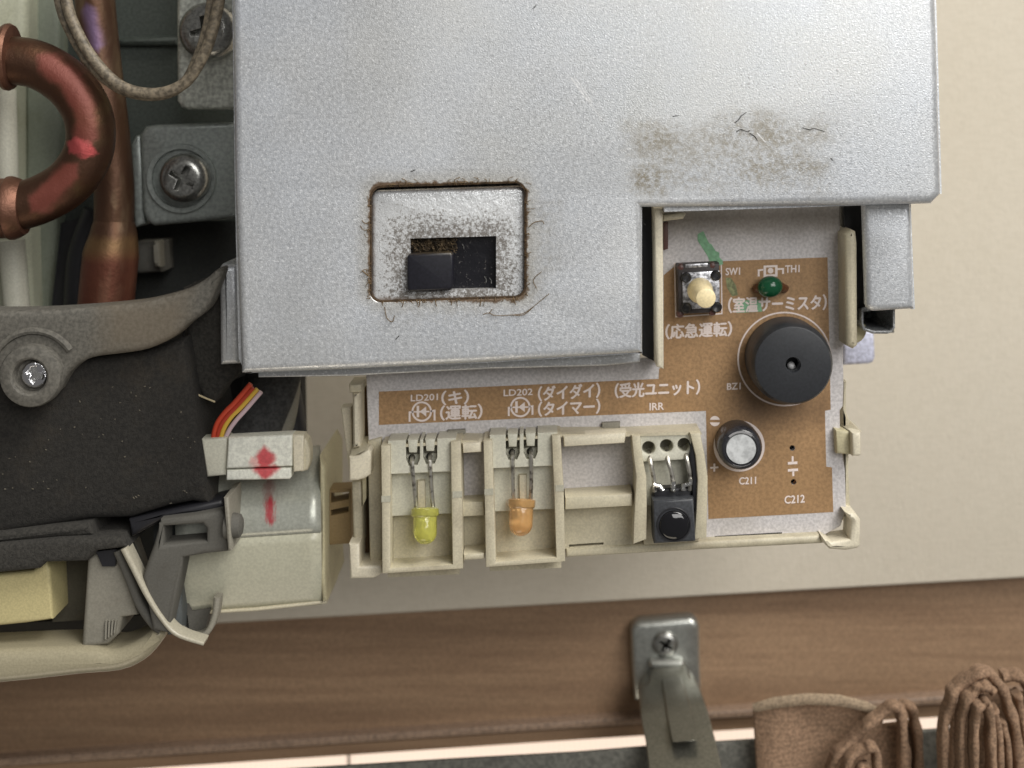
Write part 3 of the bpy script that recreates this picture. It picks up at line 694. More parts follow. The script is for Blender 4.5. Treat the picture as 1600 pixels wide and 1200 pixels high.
# --- infrared receiver
rc_m = M("receiver_resin", lin(60, 62, 66), .42); rc_m.speck(2500, .1)
rcv = MB().prism([(1020, 782), (1084, 779), (1087, 846), (1022, 850)], 205.2, 210, .35).obj("infrared_receiver", rc_m.m, pcb, label="black infrared receiver module with round lens")
MB().prism([(1020, 764), (1081, 761), (1084, 783), (1022, 786)], 207.3, 210.5, .4).obj("receiver_back", black_pl, rcv)
gls = M("receiver_lens", (.008, .008, .010, 1), .08, 0, .6); gls.bump(gls.noise(250, 2), .5, .0008)
Rl = W(22.5, 205)
MB().prism(circ(1053, 820, 27, 36), 205.05, 205.3, .05, 1, [circ(1053, 820, 24.5, 36)]).obj("lens_ring", black_pl, rcv)
MB().lathe(P(1053, 820, 205.3), (0, -1, 0), [(Rl * 1.03, 0), (Rl * 1.03, .0003)] + [(Rl * math.cos(t), .0003 + .0005 * math.sin(t)) for t in [math.pi / 2 * i / 9 for i in range(10)]], 36).obj("lens", gls.m, rcv, 60)
for pth in ([(1014, 703), (1016, 720), (1021, 745), (1023, 768)], [(1042, 700), (1044, 720), (1050, 742), (1052, 768)], [(1070, 698), (1073, 716), (1078, 742), (1078, 766)]):
    MB().tube(smooth([P(x, y, d) for (x, y), d in zip(pth, [208.8, 206.9, 206.9, 207.2])], 4), W(3.6, 207), 7).obj("lead", tin, rcv)
for pth in ([(1021, 757), (1030, 759), (1036, 766)], [(1052, 752), (1052, 766)], [(1079, 748), (1079, 755), (1068, 758), (1068, 766)]):
    MB().tube([P(x, y, 206.5) for x, y in pth], W(4.2, 207), 8).obj("solder_blob", solder, rcv)

# ------------------------------------------------------------ cream board holder
ho_at = P(930, 900, 208)
ho = thing("board_holder", "cream plastic holder carrying the circuit board with open LED pockets", "holder", ho_at)
HF = 206.0
# back tray strips and bottom lip
slits = [[(724, 861), (757, 859), (757, 863), (724, 865)], [(887, 852), (943, 848), (943, 852), (887, 856)]]
MB().prism([(724, 866), (757, 864), (757, 874), (724, 876)], 206.5, 213.5, .3).obj("lower_lip", cream, ho)
MB().prism([(884, 857), (1100, 845), (1285, 836), (1300, 846), (1283, 850), (1090, 860), (884, 872)], 210.2, 216, .5).obj("lower_lip", cream, ho)
MB().prism([(1117, 838), (1222, 832), (1222, 837), (1117, 843)], BD - .1, BD + .2).obj("slot_shade", hole_m, ho)  # flat black strip painted for the shade of a slot
def pocket(outer, innr, steps, notches, pins, fin, name, lab):
    p = MB().prism(outer, HF, 213, .25, 2, [innr]).obj(name, cream, ho, label=lab)
    return p
def floor_piece(poly, d, parent, mat, d1=212.6, holes=()): return MB().prism(poly, d, d1, .2, 2, holes).obj("step", mat, parent)
def led_pocket(outer, innr, x0, x1, y1, y2, y3, y4, pins, fin, lab, sk=-.045):
    p = MB().prism(outer + innr, HF, 213, .25, 2).obj("led_pocket", cream, ho, label=lab)
    # first step with two keyhole channels
    X0, X1 = x0 - 4, x1 + 6
    sy = lambda x, y: (x, y + (x - x0) * sk)
    poly = [sy(X0, y1 - 4)]
    for (cx, w2, yb) in pins:
        poly += [sy(cx - w2, y1 - 4), sy(cx - w2, yb - 10 + 0), sy(cx - w2 * .6, yb), sy(cx + w2 * .6, yb), sy(cx + w2, yb - 10), sy(cx + w2, y1 - 4)]
    poly += [sy(X1, y1 - 4), sy(X1 + 1, y2), sy(X0, y2)]
    MB().prism(poly, HF + 1.0, 212, .06, 1).obj("step", white_pl, p)
    MB().prism([sy(X0, y1 - 5), sy(X1 + 1, y1 - 5), sy(X1 + 1, y2), sy(X0, y2)], HF + 2.9, 211.8).obj("channel_floor", mgrey, p)
    MB().prism([sy(X0, y2 - 30), sy(X1 + 2, y2 - 30), sy(X1 + 3, y3), sy(X0, y3)], HF + 2.6, 212, .2, 2).obj("step", white_pl, p)
    MB().prism([sy(X0, y3 - 30), sy(X1 + 4, y3 - 30), sy(X1 + 6, y4 + 14), sy(X0, y4 + 14)], HF + 4.6, 212.5).obj("step", cream, p)
    for (cx, w2, yb) in pins:
        yt = y1 - 4 + (cx - x0) * sk; dyb = (cx - x0) * sk
        MB().prism([(cx - 8, yt), (cx + 8, yt - .6), (cx + 6, yb - 20 + dyb), (cx - 6, yb - 20 + dyb)], HF + .9, 211, .2, 2).obj("tongue", white_pl, p)
        MB().lathe(P(cx - 1, yb - 13 + dyb, HF + 2.75), (0, -1, 0), [(W(5, 207), 0), (W(5, 207), .0005), (W(4, 207), .0005)], 16).obj("lead_hole", hole_m, p)
    fx0, fx1, fy0, fy1 = fin
    MB().prism([(fx0, fy0), (fx1, fy0 - .5), (fx1 + 1, fy1), (fx0 + 1, fy1)], HF + 1.9, 211, .2, 2).obj("fin", cream, p)
    return p
pA = led_pocket([(704, 691), (720, 688), (722, 780), (723, 889), (597, 897), (596, 780), (595, 697), (610, 695.5)], [(610, 780), (610, 888), (707, 882), (705, 780)],
                610, 706, 693, 741, 807, 888, [(645, 11, 729), (672, 11, 728)], (652, 664, 751, 800), "cream pocket around the yellow diode")
pB = led_pocket([(862, 681), (876, 679), (881, 770), (883, 878), (759, 887), (757, 780), (755, 689), (769, 687.5)], [(772, 780), (775, 878), (869, 871), (866, 780)],
                769, 865, 684, 732, 800, 878, [(801, 11, 720), (829, 11, 720)], (811, 823, 742, 790), "cream pocket around the orange diode")
# upper edge of the block joining the pockets to the board
MB().prism([(595, 697), (724, 688), (755, 689), (881, 678.5), (987, 678), (1094, 673), (1097, 679), (987, 682), (881, 683), (595, 701)], HF + 1.05, 212).obj("top_wall", cream, ho)
# window between the pockets
MB().prism([(722, 693), (752, 690), (752, 707), (723, 709)], HF + .4, 209, .4, 2).obj("crossbar", cream_light, ho)
MB().prism([(722, 785), (756, 783), (757, 806), (723, 808)], HF + 2.2, 213, .3, 2).obj("crossbar", cream, ho)
MB().prism([(720, 806), (760, 804), (760, 862), (720, 862)], HF + 5, 213, 0).obj("back_wall", cream, ho)
MB().prism([(720, 706), (757, 703), (757, 788), (720, 790)], 213.2, 214).obj("window_backing", black_pl, ho)
MB().prism([(880, 682), (979, 676), (976, 693), (881, 699)], HF + .4, 209.5, .4, 2).obj("crossbar", cream_light, ho)
MB().prism([(883, 777), (988, 771), (988, 791), (883, 797)], HF + 1.0, 213, .3, 2).obj("crossbar", cream, ho)
MB().prism([(880, 796), (992, 790), (992, 850), (880, 858)], HF + 4.6, 213, 0, 1, [[(889, 851), (943, 847.5), (943, 851), (889, 855)]]).obj("back_wall", cream, ho)
# receiver pocket: curved rims
pC = MB().prism([(1078, 677), (1094, 676), (1101, 710), (1106, 745), (1105, 800), (1104, 841), (1085, 843), (1088, 796), (1090, 750), (1087, 713)], HF, 213, .25, 2).prism([(1000, 680), (1004, 715), (1010, 745), (1011, 800), (1010, 843), (989, 851), (991, 800), (994, 745), (990, 715), (987, 681)], HF, 213, .25, 2).obj("receiver_pocket", cream, ho, label="cream pocket around the infrared receiver")
MB().prism([(996, 680), (1084, 675), (1092, 717), (1002, 722)], HF + 1.2, 212, .2, 2, [circ(1013.5, 700, 10.2, 20), circ(1041.5, 697, 10.2, 20), circ(1069, 695, 10.2, 20)]).obj("step", white_pl, pC)
MB().prism([(1003, 718), (1092, 713), (1092, 790), (1006, 790)], HF + 3.2, 212.3, .2, 2).obj("step", white_pl, pC)
MB().prism([(1003, 780), (1094, 776), (1092, 846), (1006, 852)], HF + 4.2, 212.4, .2, 2).obj("step", cream, pC)
MB().prism([(1003, 684), (1082, 680), (1080, 716), (1003, 718)], HF + 4.5, 212).obj("hole_backing", mgrey, pC)
MB().prism([(1081, 690), (1088, 715), (1091, 750), (1090, 796), (1086, 800), (1082, 785), (1082, 740), (1077, 712)], HF + .6, 211, .2, 2).obj("rim_shade_strip", black_pl, pC)  # black strip standing for the shade on the right rim's inner wall
# small rectangular notches on the board edge
for x, y in ((699, 673), (941, 661)):
    MB().prism(quad(x, y, x + 28, y + 9, -.05, 0), BD - 1.0, BD - .05, .1, 2).obj("latch_nub", mgrey, ho)
# notches in the rims: their shade put into flush grey pieces
for x0_, x1_, y in ((596, 610, 775), (707, 722, 768), (757, 771, 764), (868, 881, 758)):
    MB().prism(quad(x0_, y, x1_, y + 10, -.05, 0), HF - .05, HF + .3).obj("notch_mark", plastic("grey_notch", (178, 175, 158), .6, .2), ho)
# left frame: post, clip block, foot
MB().prism([(545, 601), (565, 600), (565, 613), (546, 614)], 209, 215, .3).obj("post_cap", cream, ho)
MB().prism([(550, 613), (562, 612), (563, 700), (551, 702)], 209.5, 215, .7).obj("post", cream_light, ho)
MB().prism([(532, 637), (549, 636), (551, 716), (545, 733)], 213, 216, .3).obj("side_plate", cream_light, ho)
loftbox([((552, 690), (571, 688), 212.5, 216), ((545, 716), (575, 702), 208, 216)], cream, "clip_top", ho, .1)
MB().prism([(545, 714), (561, 712), (575, 702), (580, 707), (579, 742), (570, 748), (560, 751), (545, 752)], 207.6, 214, .4).obj("clip_block", cream_light, ho)
MB().prism([(549, 752), (566, 750), (567, 850), (552, 852)], 211.5, 216, .5).obj("post", cream, ho)
MB().prism([(566, 748), (572, 746), (572, 780), (567, 790)], 211, 216).obj("post_web", cream_dirty, ho)
MB().prism([(574, 690), (596, 684), (598, 886), (578, 886)], 211, 216, .3).obj("side_wall", cream, ho)
MB().prism([(545, 850), (562, 849), (562, 885), (596, 883), (598, 896), (584, 904), (547, 905)], 208.5, 215, .4).obj("foot", cream_light, ho)
MB().prism([(560, 600), (580, 598), (582, 888), (562, 888)], 215.5, 217).obj("gap_backing", plastic("brown_gap_shade", (88, 66, 40), .7, .4), ho)  # dark brown sheet, the shade of the narrow gap put into its colour
MB().prism([(512, 765), (549, 763), (549, 850), (512, 852)], 218, 222, .3, 3, [[(517, 770), (545, 769), (545, 780), (517, 786)], [(517, 797), (545, 791), (545, 800), (517, 806)]], hb=.05).obj("louvre_block", plastic("ochre_plastic", (150, 128, 90), .6, .6), ho)
# right side clips
loftbox([((1313, 664), (1328, 658), 214, 217), ((1331, 676), (1347, 675), 209.5, 217)], cream, "clip_top", ho, .1)
MB().prism([(1305, 671), (1331, 675), (1332, 711), (1307, 709)], 210.5, 215, .4).obj("clip_block", cream_dirty, ho)
MB().prism([(1331, 676), (1345, 675), (1346, 710), (1343, 713), (1332, 713)], 209, 214, .4).obj("clip_tooth", cream_light, ho)
MB().prism([(1320, 800), (1330, 801), (1338, 803), (1345, 813), (1345, 853), (1340, 858), (1322, 861), (1297, 859), (1286, 848), (1284, 838), (1299, 847), (1328, 843), (1330, 815)], 209, 214, .6).obj("foot", cream_light, ho)
MB().prism([(1318, 596), (1323, 596), (1321, 640), (1328, 660), (1326, 735), (1329, 800), (1322, 820), (1318, 800)], 213.2, 217, .3).obj("edge_rail", cream, ho)
# upright strip left of the board and hooks
MB().prism([(1022, 325), (1036, 325), (1037, 577), (1026, 573), (1024, 440)], 203.5, 212, .35).obj("guide_strip", cream_light, ho)
MB().prism([(1036, 336), (1066, 333), (1072, 334), (1068, 342), (1036, 346)], 206, 210, .3).obj("hook", cream_light, ho)
MB().prism([(1036, 348), (1044, 347), (1044, 389), (1037, 391)], BD - 1.2, BD - .05, .1).obj("hook_slot", rb_m, ho)
MB().prism([(1320, 366), (1330, 358), (1338, 362), (1340, 380), (1341, 540), (1334, 546), (1322, 540)], 207, 214, .8).obj("guide_post", cream, ho)
MB().prism(arc_pts(1333, 516, 22, -20, 90, 6) + [(1326, 540), (1326, 505)], 212, 220, .5).obj("guide_foot", cream_dirty, ho)
# dark seal beside the strip
o = MB().prism([(1003, 322), (1023, 323), (1025, 440), (1026, 566), (1004, 555)], 208.5, 212.5).obj("seal_gap_strip", seal_gap_black)
tag(o, "black rubber strip between metal cover and cream guide strip", "seal")

# ------------------------------------------------------------ right hand brackets
o = MB().prism([(1318, 322), (1352, 321), (1356, 420), (1350, 500), (1340, 500), (1320, 380)], 211, 222).obj("seal_gap_strip", seal_gap_black); tag(o, "black strip painting the shaded gap right of the board beside the narrow bracket", "seal")  # black block stands for the shade in the gap beside the bracket
sb = thing("side_bracket", "narrow galvanised steel bracket hanging right of the circuit board", "bracket", P(1390, 486, 206))
MB().prism([(1348, 318), (1424, 317), (1426, 380), (1430, 483), (1366, 487), (1358, 484), (1353, 476), (1350, 380)], 206, 207.2, .9, 4).obj("front_plate", galv, sb)
MB().prism([(1423, 318), (1429.5, 483), (1424, 483), (1418, 318)], 207.1, 224).obj("side_flange", galv, sb)
chn = M("dark_zinc_channel", (.10, .105, .10, 1), .35, .6).speck(1500, .3).m
cc = thing("metal_channel", "dark open steel channel end poking out below the narrow bracket", "channel", P(1372, 522, 212))
MB().prism([(1345, 484), (1399, 478), (1399, 512), (1395, 519), (1388, 522), (1364, 522), (1350, 517), (1345, 505)], 209.5, 228, .3, 2, [[(1350, 484), (1395, 481), (1395, 511), (1390, 516), (1366, 516), (1352, 512), (1350, 505)]]).obj("channel_wall", galv_dull, cc)
MB().prism([(1346, 470), (1397, 470), (1397, 520), (1346, 518)], 222, 226).obj("channel_back", chn, cc)
tb = MB().prism([(1318, 520), (1366, 516), (1368, 558), (1365, 566), (1358, 569), (1318, 571)], 236, 238, .6).obj("mounting_tab", M("bluish_zinc", lin(190, 192, 210), .5, .2).speck(2000, .1).m)
tag(tb, "small bluish white rounded metal tab against the wall", "tab")

# ============================================================ left-hand side of the appliance
BP = 238
bpm = M("blue_grey_back_plate", lin(66, 72, 67), .55, .2); bpm.speck(2500, .10)
bpm.mix(bpm.step(bpm.noise(50, 4), .45, .7, 0, .4), lin(64, 66, 58)); bpm = bpm.m
bk_ = thing("back_plate", "dim blue grey sheet metal back plate behind the copper pipes", "plate", P(200, 600, BP))
MB().prism([(-400, -300), (375, -300), (380, 345), (-400, 345)], BP, BP + 2).obj("sheet", bpm, bk_)
MB().prism([(-400, 340), (470, 340), (478, 760), (300, 990), (-400, 1000)], BP + 4, BP + 6).obj("lower_sheet", darkcol, bk_)
MB().prism([(180, 57), (278, 56), (278, 72), (182, 72)], BP - 1.5, BP, .8).obj("pressed_rib", bpm, bk_)
MB().prism([(206, 380), (250, 378), (252, 425), (208, 428)], BP - 4, BP + 4, .8).obj("boss", dgrey, bk_)
MB().prism([(238, 376), (248, 376), (250, 418), (240, 418)], BP - 7, BP - 3.8, .8).obj("boss_rib", mgrey, bk_)
# coil end frame (white and yellowed)
cfm = plastic("yellowed_white_plastic", (176, 177, 156), .5, .5, (120, 115, 70), 700)
cf_ = thing("coil_frame", "yellowed white plastic column behind the copper bend", "frame", P(40, 490, 230))
MB().prism([(-300, -300), (42, -300), (42, 80), (22, 136), (22, 290), (46, 360), (50, 500), (-300, 500)], 229, 236, 1.5, 4).obj("front_column", cfm, cf_)
MB().prism([(38, -300), (90, -300), (94, 200), (88, 360), (72, 500), (38, 500)], 234, 238, 1.0).obj("side_panel", plastic("grey_green_panel", (124, 130, 116), .6, .5, (90, 88, 60)), cf_)
MB().tube([P(8, 140, 226.5), P(12, 280, 226.5)], .0016, 12).obj("white_rod", white_pl, cf_)
MB().tube([P(18, 375, 226.5), P(28, 500, 226.5)], .0019, 12).obj("white_rod", white_pl, cf_)
MB().prism([(88, 350), (128, 340), (118, 500), (70, 500)], 236, 240).obj("dark_edge", black_pl, cf_)

# copper
cm = M("tarnished_copper", (.18, .085, .055, 1), .48, .7)
cm.mix(cm.step(cm.noise(130, 5, .7), .42, .66, 0, .8), (.11, .05, .028, 1))
cm.mix(cm.step(cm.noise(70, 4, .6), .52, .70, 0, .65), (.14, .10, .045, 1))
cm.mix(cm.step(cm.noise(900, 4, .7), .60, .74, 0, .6), (.06, .03, .02, 1))
cm.bump(cm.noise(700, 4, .7), .4, .0003)
u_at = P(60, 370, 212)
ub = thing("copper_bend", "tarnished copper U-bend pipe with a pink paint dab, left edge", "pipe", u_at)
cu2 = M("painted_copper", (.10, .052, .033, 1), .48, .65)
cu2.mix(cu2.step(cu2.noise(130, 5, .7), .42, .66, 0, .8), (.11, .05, .028, 1))
cu2.mix(cu2.step(cu2.noise(70, 4, .6), .50, .68, 0, .75), (.14, .10, .045, 1))
def lu(x, y): v = P(x, y, 209) - u_at; return v.x, v.z
red = None
for a, b_ in (((72, 96), (112, 130)), ((112, 130), (134, 180)), ((134, 180), (132, 215)), ((110, 268), (60, 320))):
    d_ = cu2.segd(lu(*a), lu(*b_)); red = d_ if red is None else cu2.math('MINIMUM', red, d_)
red = cu2.math('ADD', red, cu2.math('MULTIPLY', cu2.math('SUBTRACT', cu2.noise(500, 4), .5), .0016))
cu2.mix(cu2.step(red, .0022, .0008, 0, .6), (.24, .05, .038, 1))
rr_ = cu2.step(red, .0022, .0008, .85, .35); cu2.l.new(rr_, cu2.b.inputs['Metallic'])
dab = cu2.math('ADD', cu2.segd(lu(112, 226), lu(140, 236)), cu2.math('MULTIPLY', cu2.math('SUBTRACT', cu2.noise(700, 5, .7), .5), .0016))
cu2.mix(cu2.step(dab, .0014, .0006, 0, .88), (.62, .12, .12, 1))
cu2.mix(cu2.step(cu2.noise(900, 4, .7), .62, .74, 0, .6), (.05, .02, .015, 1))
cu2.bump(cu2.noise(700, 4, .7), .35, .0003)
pathU = [(-60, 94), (10, 94), (60, 102), (105, 130), (133, 168), (142, 208), (134, 248), (106, 286), (62, 312), (15, 324), (-60, 330)]
MB().tube(smooth([P(x, y, 212) for x, y in pathU], 8), W(38, 212), 28).obj("bend", cu2.m, ub, 60)
MB().lathe(P(-40, 88, 212), (1, 0, -.02), [(W(46, 212), 0), (W(46, 212), .0036), (W(52, 212), .0042), (W(53, 212), .0047), (W(50, 212), .0052), (W(42, 212), .0053)], 32).obj("collar", cm.m, ub)
MB().lathe(P(-40, 328, 212), (1, .0, .05), [(W(47, 212), 0), (W(47, 212), .0045), (W(50, 212), .0048), (W(50, 212), .0053), (W(46, 212), .0062), (W(42, 212), .0068)], 32).obj("collar", cm.m, ub)
cm2 = M("heat_stained_copper", (.115, .06, .038, 1), .48, .7)
v_at = P(165, 480, 224)
cm2.mix(cm2.step(cm2.noise(60, 4, .6, (3, 1, .7)), .42, .62, 0, .7), (.12, .06, .03, 1))
cm2.mix(cm2.step(cm2.noise(90, 3, .6, (3, 1, .8)), .52, .68, 0, .6), (.28, .2, .12, 1))
def lv(x, y): v = P(x, y, 221) - v_at; return v.x, v.z
dv = cm2.math('ADD', cm2.segd(lv(136, 14), lv(150, 72)), cm2.math('MULTIPLY', cm2.math('SUBTRACT', cm2.noise(500, 3), .5), .0008))
cm2.mix(cm2.step(dv, .0016, .0, 0, .6), (.30, .21, .40, 1))
jx, jz = lv(178, 388); jd = cm2.sdbox(jx, jz, .006, .0012, .003, 400); cm2.mix(cm2.step(jd, .0012, -.0005, 0, .8), (.22, .13, .06, 1))
ex2, ez2 = lv(165, 450); jd = cm2.sdbox(ex2, ez2, .008, .004, .002, 200); cm2.mix(cm2.step(jd, .002, -.001, 0, .6), (.2, .06, .04, 1))
cm2.bump(cm2.noise(500, 4, .7), .35, .0003)
vp = thing("copper_pipe", "straight upright copper pipe behind the U-bend with heat stains", "pipe", v_at)
MB().tube(smooth([P(x, y, 224) for x, y in ((140, -120), (148, 0), (158, 100), (170, 200), (178, 290), (178, 350))], 6), W(31, 224), 26).obj("upper_tube", cm2.m, vp, 60)
pp = smooth([P(x, y, 224) for x, y in ((178, 345), (177, 372), (172, 410), (163, 500))], 5)
MB().tube(pp, [W(31 + 12 * min(i / 9, 1), 224) for i in range(len(pp))], 26).obj("lower_tube", cm2.m, vp, 60)
ring = MB().tube(smooth([P(x, y, 224) for x, y in ((178, 366), (177, 374), (176, 384))], 2), [W(r, 224) for r in (31, 35, 37, 35, 32)], 26).obj("braze_ring", cm2.m, vp, 60)
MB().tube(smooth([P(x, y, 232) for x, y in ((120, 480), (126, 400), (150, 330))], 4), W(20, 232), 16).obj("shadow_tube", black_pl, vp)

# sensor cable loop
cbm = M("grey_brown_cable", lin(118, 108, 92), .55); cbm.speck(1500, .18); cbm.bump(cbm.noise(400, 3), .3, .0002)
cb = thing("sensor_cable", "grey brown twin cable looping in front of the upper screw", "cable", P(240, 155, 208))
pc = [(100, -80), (104, 0), (122, 52), (152, 100), (192, 136), (242, 146), (288, 130), (318, 86), (334, 40), (344, -10), (350, -80)]
MB().tube(smooth([P(x, y, 209 - i * .4) for i, (x, y) in enumerate(pc)], 8), W(9, 208), 14).obj("strand", cbm.m, cb, 60)
pc2 = [(84, -80), (92, 0), (110, 50), (145, 105), (190, 140), (242, 150), (284, 134), (308, 92), (324, 42), (332, -10), (338, -80)]
MB().tube(smooth([P(x, y, 210.5 - i * .4) for i, (x, y) in enumerate(pc2)], 8), W(8, 208), 14).obj("strand", cbm.m, cb, 60)

# upper and lower brackets with screws
ubk = thing("screw_bracket", "pale metal bracket with large cross screw, top of the picture", "bracket", P(320, 170, 224), "screwed brackets left of the cover")
ubm = M("pale_zinc", lin(205, 208, 198), .42, .35); ubm.speck(1500, .12)
MB().prism([(275, -100), (276, 158), (282, 167), (292, 171), (372, 171), (372, -100)], 224, 228, .8, 4).obj("plate", ubm.m, ubk)
screw("screw", 321, 48, 46, 219.8, screwm, ubk, -12, 3.6, nub=.40)
lbk = thing("screw_bracket", "dusky square pressed bracket with cross screw beside the upright pipe", "bracket", P(290, 350, 226), "screwed brackets left of the cover")
lbm = M("dusky_zinc", lin(150, 156, 152), .42, .4).speck(1800, .07).m
MB().prism([(218, 210), (226, 198), (240, 195), (380, 190), (380, 340), (240, 353), (228, 346), (222, 330)], 226, 229, .8, 4).obj("plate", lbm, lbk)
MB().prism([(205, 226), (212, 212), (220, 210), (226, 350), (210, 356)], 227, 234, .5).obj("side_tab", lbm, lbk)
MB().prism(circ(283, 279, 54, 40), 225.2, 226.2, .7, 3, [circ(283, 279, 46, 40)]).obj("washer_ring", lbm, lbk)
screw("screw", 284, 279, 39, 221.5, screwm, lbk, 28, 3.2, nub=.44)
o = MB().prism([(342, 418), (346, 413), (372, 412), (374, 569), (343, 571)], 209.5, 222, 1.0, 4).obj("metal_tab", galv); tag(o, "upright galvanised tab just left of the big cover edge", "tab")

# foam insulation and its layers
fm = M("charcoal_foam", lin(40, 38, 35), .95); fm.speck(2600, .12); fm.mix(fm.step(fm.noise(110, 5, .7), .5, .75, 0, .35), lin(72, 63, 50)); fm.bump(fm.noise(1500, 4, .8), .8, .0004)
fm2 = M("grey_felt", lin(54, 52, 48), .95); fm2.speck(2600, .12); fm2.bump(fm2.noise(1100, 4, .8), .7, .0004)
fo = thing("foam_insulation", "charcoal foam insulation block filling the left side", "insulation", P(150, 850, 210))
def wob(pts, a=1.6, k=5):
    q = smooth([Vector((x, y, 0)) for x, y in pts], k, True); return [(p.x + random.uniform(-a, a) * .5, p.y + random.uniform(-a, a) * .5) for p in q]
MB().prism([(-300, 560), (0, 556), (90, 560), (160, 555), (240, 545), (288, 528), (294, 560), (300, 600), (307, 655), (316, 712), (321, 752), (330, 790), (300, 785), (262, 792), (203, 810), (140, 812), (80, 822), (0, 836), (-300, 860)], 209, 232, 1.2, 4).obj("block", fm.m, fo)
MB().prism([(-300, 852), (0, 832), (80, 822), (142, 816), (146, 838), (90, 842), (0, 850), (-300, 880)], 208, 226, 1.0, 3).obj("layer", fm2.m, fo)
MB().prism([(-300, 880), (0, 850), (90, 842), (190, 838), (200, 856), (150, 862), (136, 878), (70, 880), (60, 890), (0, 896), (-300, 905)], 207, 222, .8, 3).obj("layer", fm2.m, fo)
fb = thing("felt_flap", "dark grey felt flap tucked behind the foam and the metal tab", "felt", P(330, 650, 214))
MB().prism([(285, 450), (318, 436), (345, 420), (372, 425), (376, 585), (352, 606), (336, 630), (316, 622), (302, 590), (292, 540)], 213, 218, .8).obj("flap", fm2.m, fb)
MB().tube(smooth([P(x, y, 212.6) for x, y in ((290, 498), (286, 530), (284, 560))], 4), .00012, 5).obj("seam", hole_m, fb)
dr = random.Random(3); b = MB()
for i in range(45):
    x = dr.uniform(0, 305); y = dr.uniform(600, 790); p = P(x, y, 208.95); a = dr.uniform(0, 6.28); L = W(dr.uniform(.8, 3.5), 209)
    b.tube([p, p + Vector((math.cos(a) * L, -.00006, math.sin(a) * L))], .00004 + dr.random() * .00005, 4)
o = b.obj("dust_specks", M("pale_dust", lin(104, 98, 86), .95).m, fo, 80); o['kind'] = 'stuff'
thr = M("pale_thread", lin(200, 185, 150), .7).m
o = MB().tube(smooth([P(x, y, 212) for x, y in ((296, 580), (302, 596), (304, 612), (312, 618), (336, 628))], 5), .00013, 6).obj("thread", thr); tag(o, "short pale frayed thread lying on the dark foam edge", "thread")

# grey plastic arm with screw boss
ga = thing("plastic_arm", "dusty grey curved plastic arm with round screw boss", "arm", P(140, 600, 206))
gam = M("dusty_grey_arm", lin(96, 93, 86), .75); gam.speck(2000, .10)
gx, gz = (P(220, 510, 205) - P(140, 600, 206)).x, (P(220, 510, 205) - P(140, 600, 206)).z
gam.mix(gam.step(gam.sdbox(gx, gz, W(70, 205), W(50, 205), .006, 120), .002, -.003, 0, .45), lin(112, 98, 78)); gam = gam.m
arm = [(-300, 486), (0, 486), (100, 483), (198, 475), (240, 468), (285, 455), (318, 438), (340, 420), (348, 424), (338, 452), (320, 486), (292, 508), (270, 528), (230, 546), (190, 553), (150, 558), (128, 566), (106, 584), (80, 620), (20, 620), (-20, 575), (-300, 570)]
MB().prism([tuple(p[:2]) for p in smooth([Vector((x, y, 0)) for x, y in arm], 3, True)], 206, 211, .9, 4).obj("web", gam, ga)
MB().lathe(P(53, 585, 206), (0, -1, 0), [(W(49, 205), -.0003), (W(49, 205), .0012), (W(47, 205), .0016), (W(38, 205), .0019), (W(30, 205), .0019), (W(27, 205), .0017), (W(25, 205), .0006), (W(24, 205), .0003), (0, .0003)], 44).obj("boss", gam, ga)
MB().tube(arc := [P(53 + 68 * math.cos(math.radians(a)), 585 + 68 * math.sin(math.radians(a)), 206) for a in range(190, 330, 8)], .0005, 8).obj("boss_rim", gam, ga)
bsm = M("bright_screw", (.75, .75, .78, 1), .16, 1.0); bsm.bump(bsm.noise(600, 3), .9, .0008)
MB().prism(circ(53, 586, 21, 24), 204.9, 205.8, .35, 3, [[(48, 574), (56, 572), (60, 582), (70, 586), (66, 594), (58, 592), (52, 600), (46, 594), (50, 586), (40, 582)]], hb=.1).obj("screw", bsm.m, ga)
MB().prism(circ(53, 586, 14, 14), 205.3, 205.6).obj("screw_recess", solder, ga)

# wires and plug
wh = thing("wire_plug", "white plug connector with red ink heart shaped mark and coloured wires", "connector", P(400, 750, 207))
def wire(pts, c, r, d0=211): return MB().tube(smooth([P(x, y, d0 - i * .3) for i, (x, y) in enumerate(pts)], 6), r, 10).obj("wire", M("wire_" + "_".join(c[3:]), lin(*c[:3]), .35).m, wh, 60)
wire([(331, 700), (338, 665), (352, 644), (366, 630), (392, 600)], (196, 72, 48, "orange_red"), W(4.2, 210))
wire([(337, 700), (343, 670), (354, 652), (371, 634), (396, 606)], (176, 60, 40, "red"), W(3.8, 210))
wire([(342, 700), (349, 672), (361, 652), (377, 636), (402, 608)], (214, 176, 70, "yellow"), W(3.8, 210))
wire([(347, 700), (356, 676), (368, 658), (384, 640), (408, 612)], (206, 180, 186, "pink"), W(3.6, 210))
MB().prism([(314, 686), (356, 683), (353, 743), (323, 746)], 210, 213, .4).obj("plug_end", white_pl, wh)
hm = M("white_connector_nylon", lin(226, 226, 214), .42)
w_at = P(400, 750, 207)
def lw(x, y): v = P(x, y, 209.2) - w_at; return v.x, v.z
rd = None
nz = hm.math('MULTIPLY', hm.math('SUBTRACT', hm.noise(700, 4), .5), .0012)
for a, b_, r in (((413, 704), (413, 706), .0002), ((413, 712), (414, 722), .0008), ((410, 734), (416, 735), .0009), ((399, 734), (430, 733), .0001)):
    d_ = hm.math('SUBTRACT', hm.segd(lw(*a), lw(*b_)), r); rd = d_ if rd is None else hm.math('MINIMUM', rd, d_)
rd = hm.math('ADD', rd, nz)
d2 = hm.math('ADD', hm.segd(lw(396, 720), lw(400, 728)), nz)
hm.mix(hm.step(d2, .0011, .0002, 0, .5), lin(222, 110, 110)); hm.mix(hm.step(rd, .0009, -.0001, 0, .9), lin(196, 42, 58)); hm.speck(2000, .05)
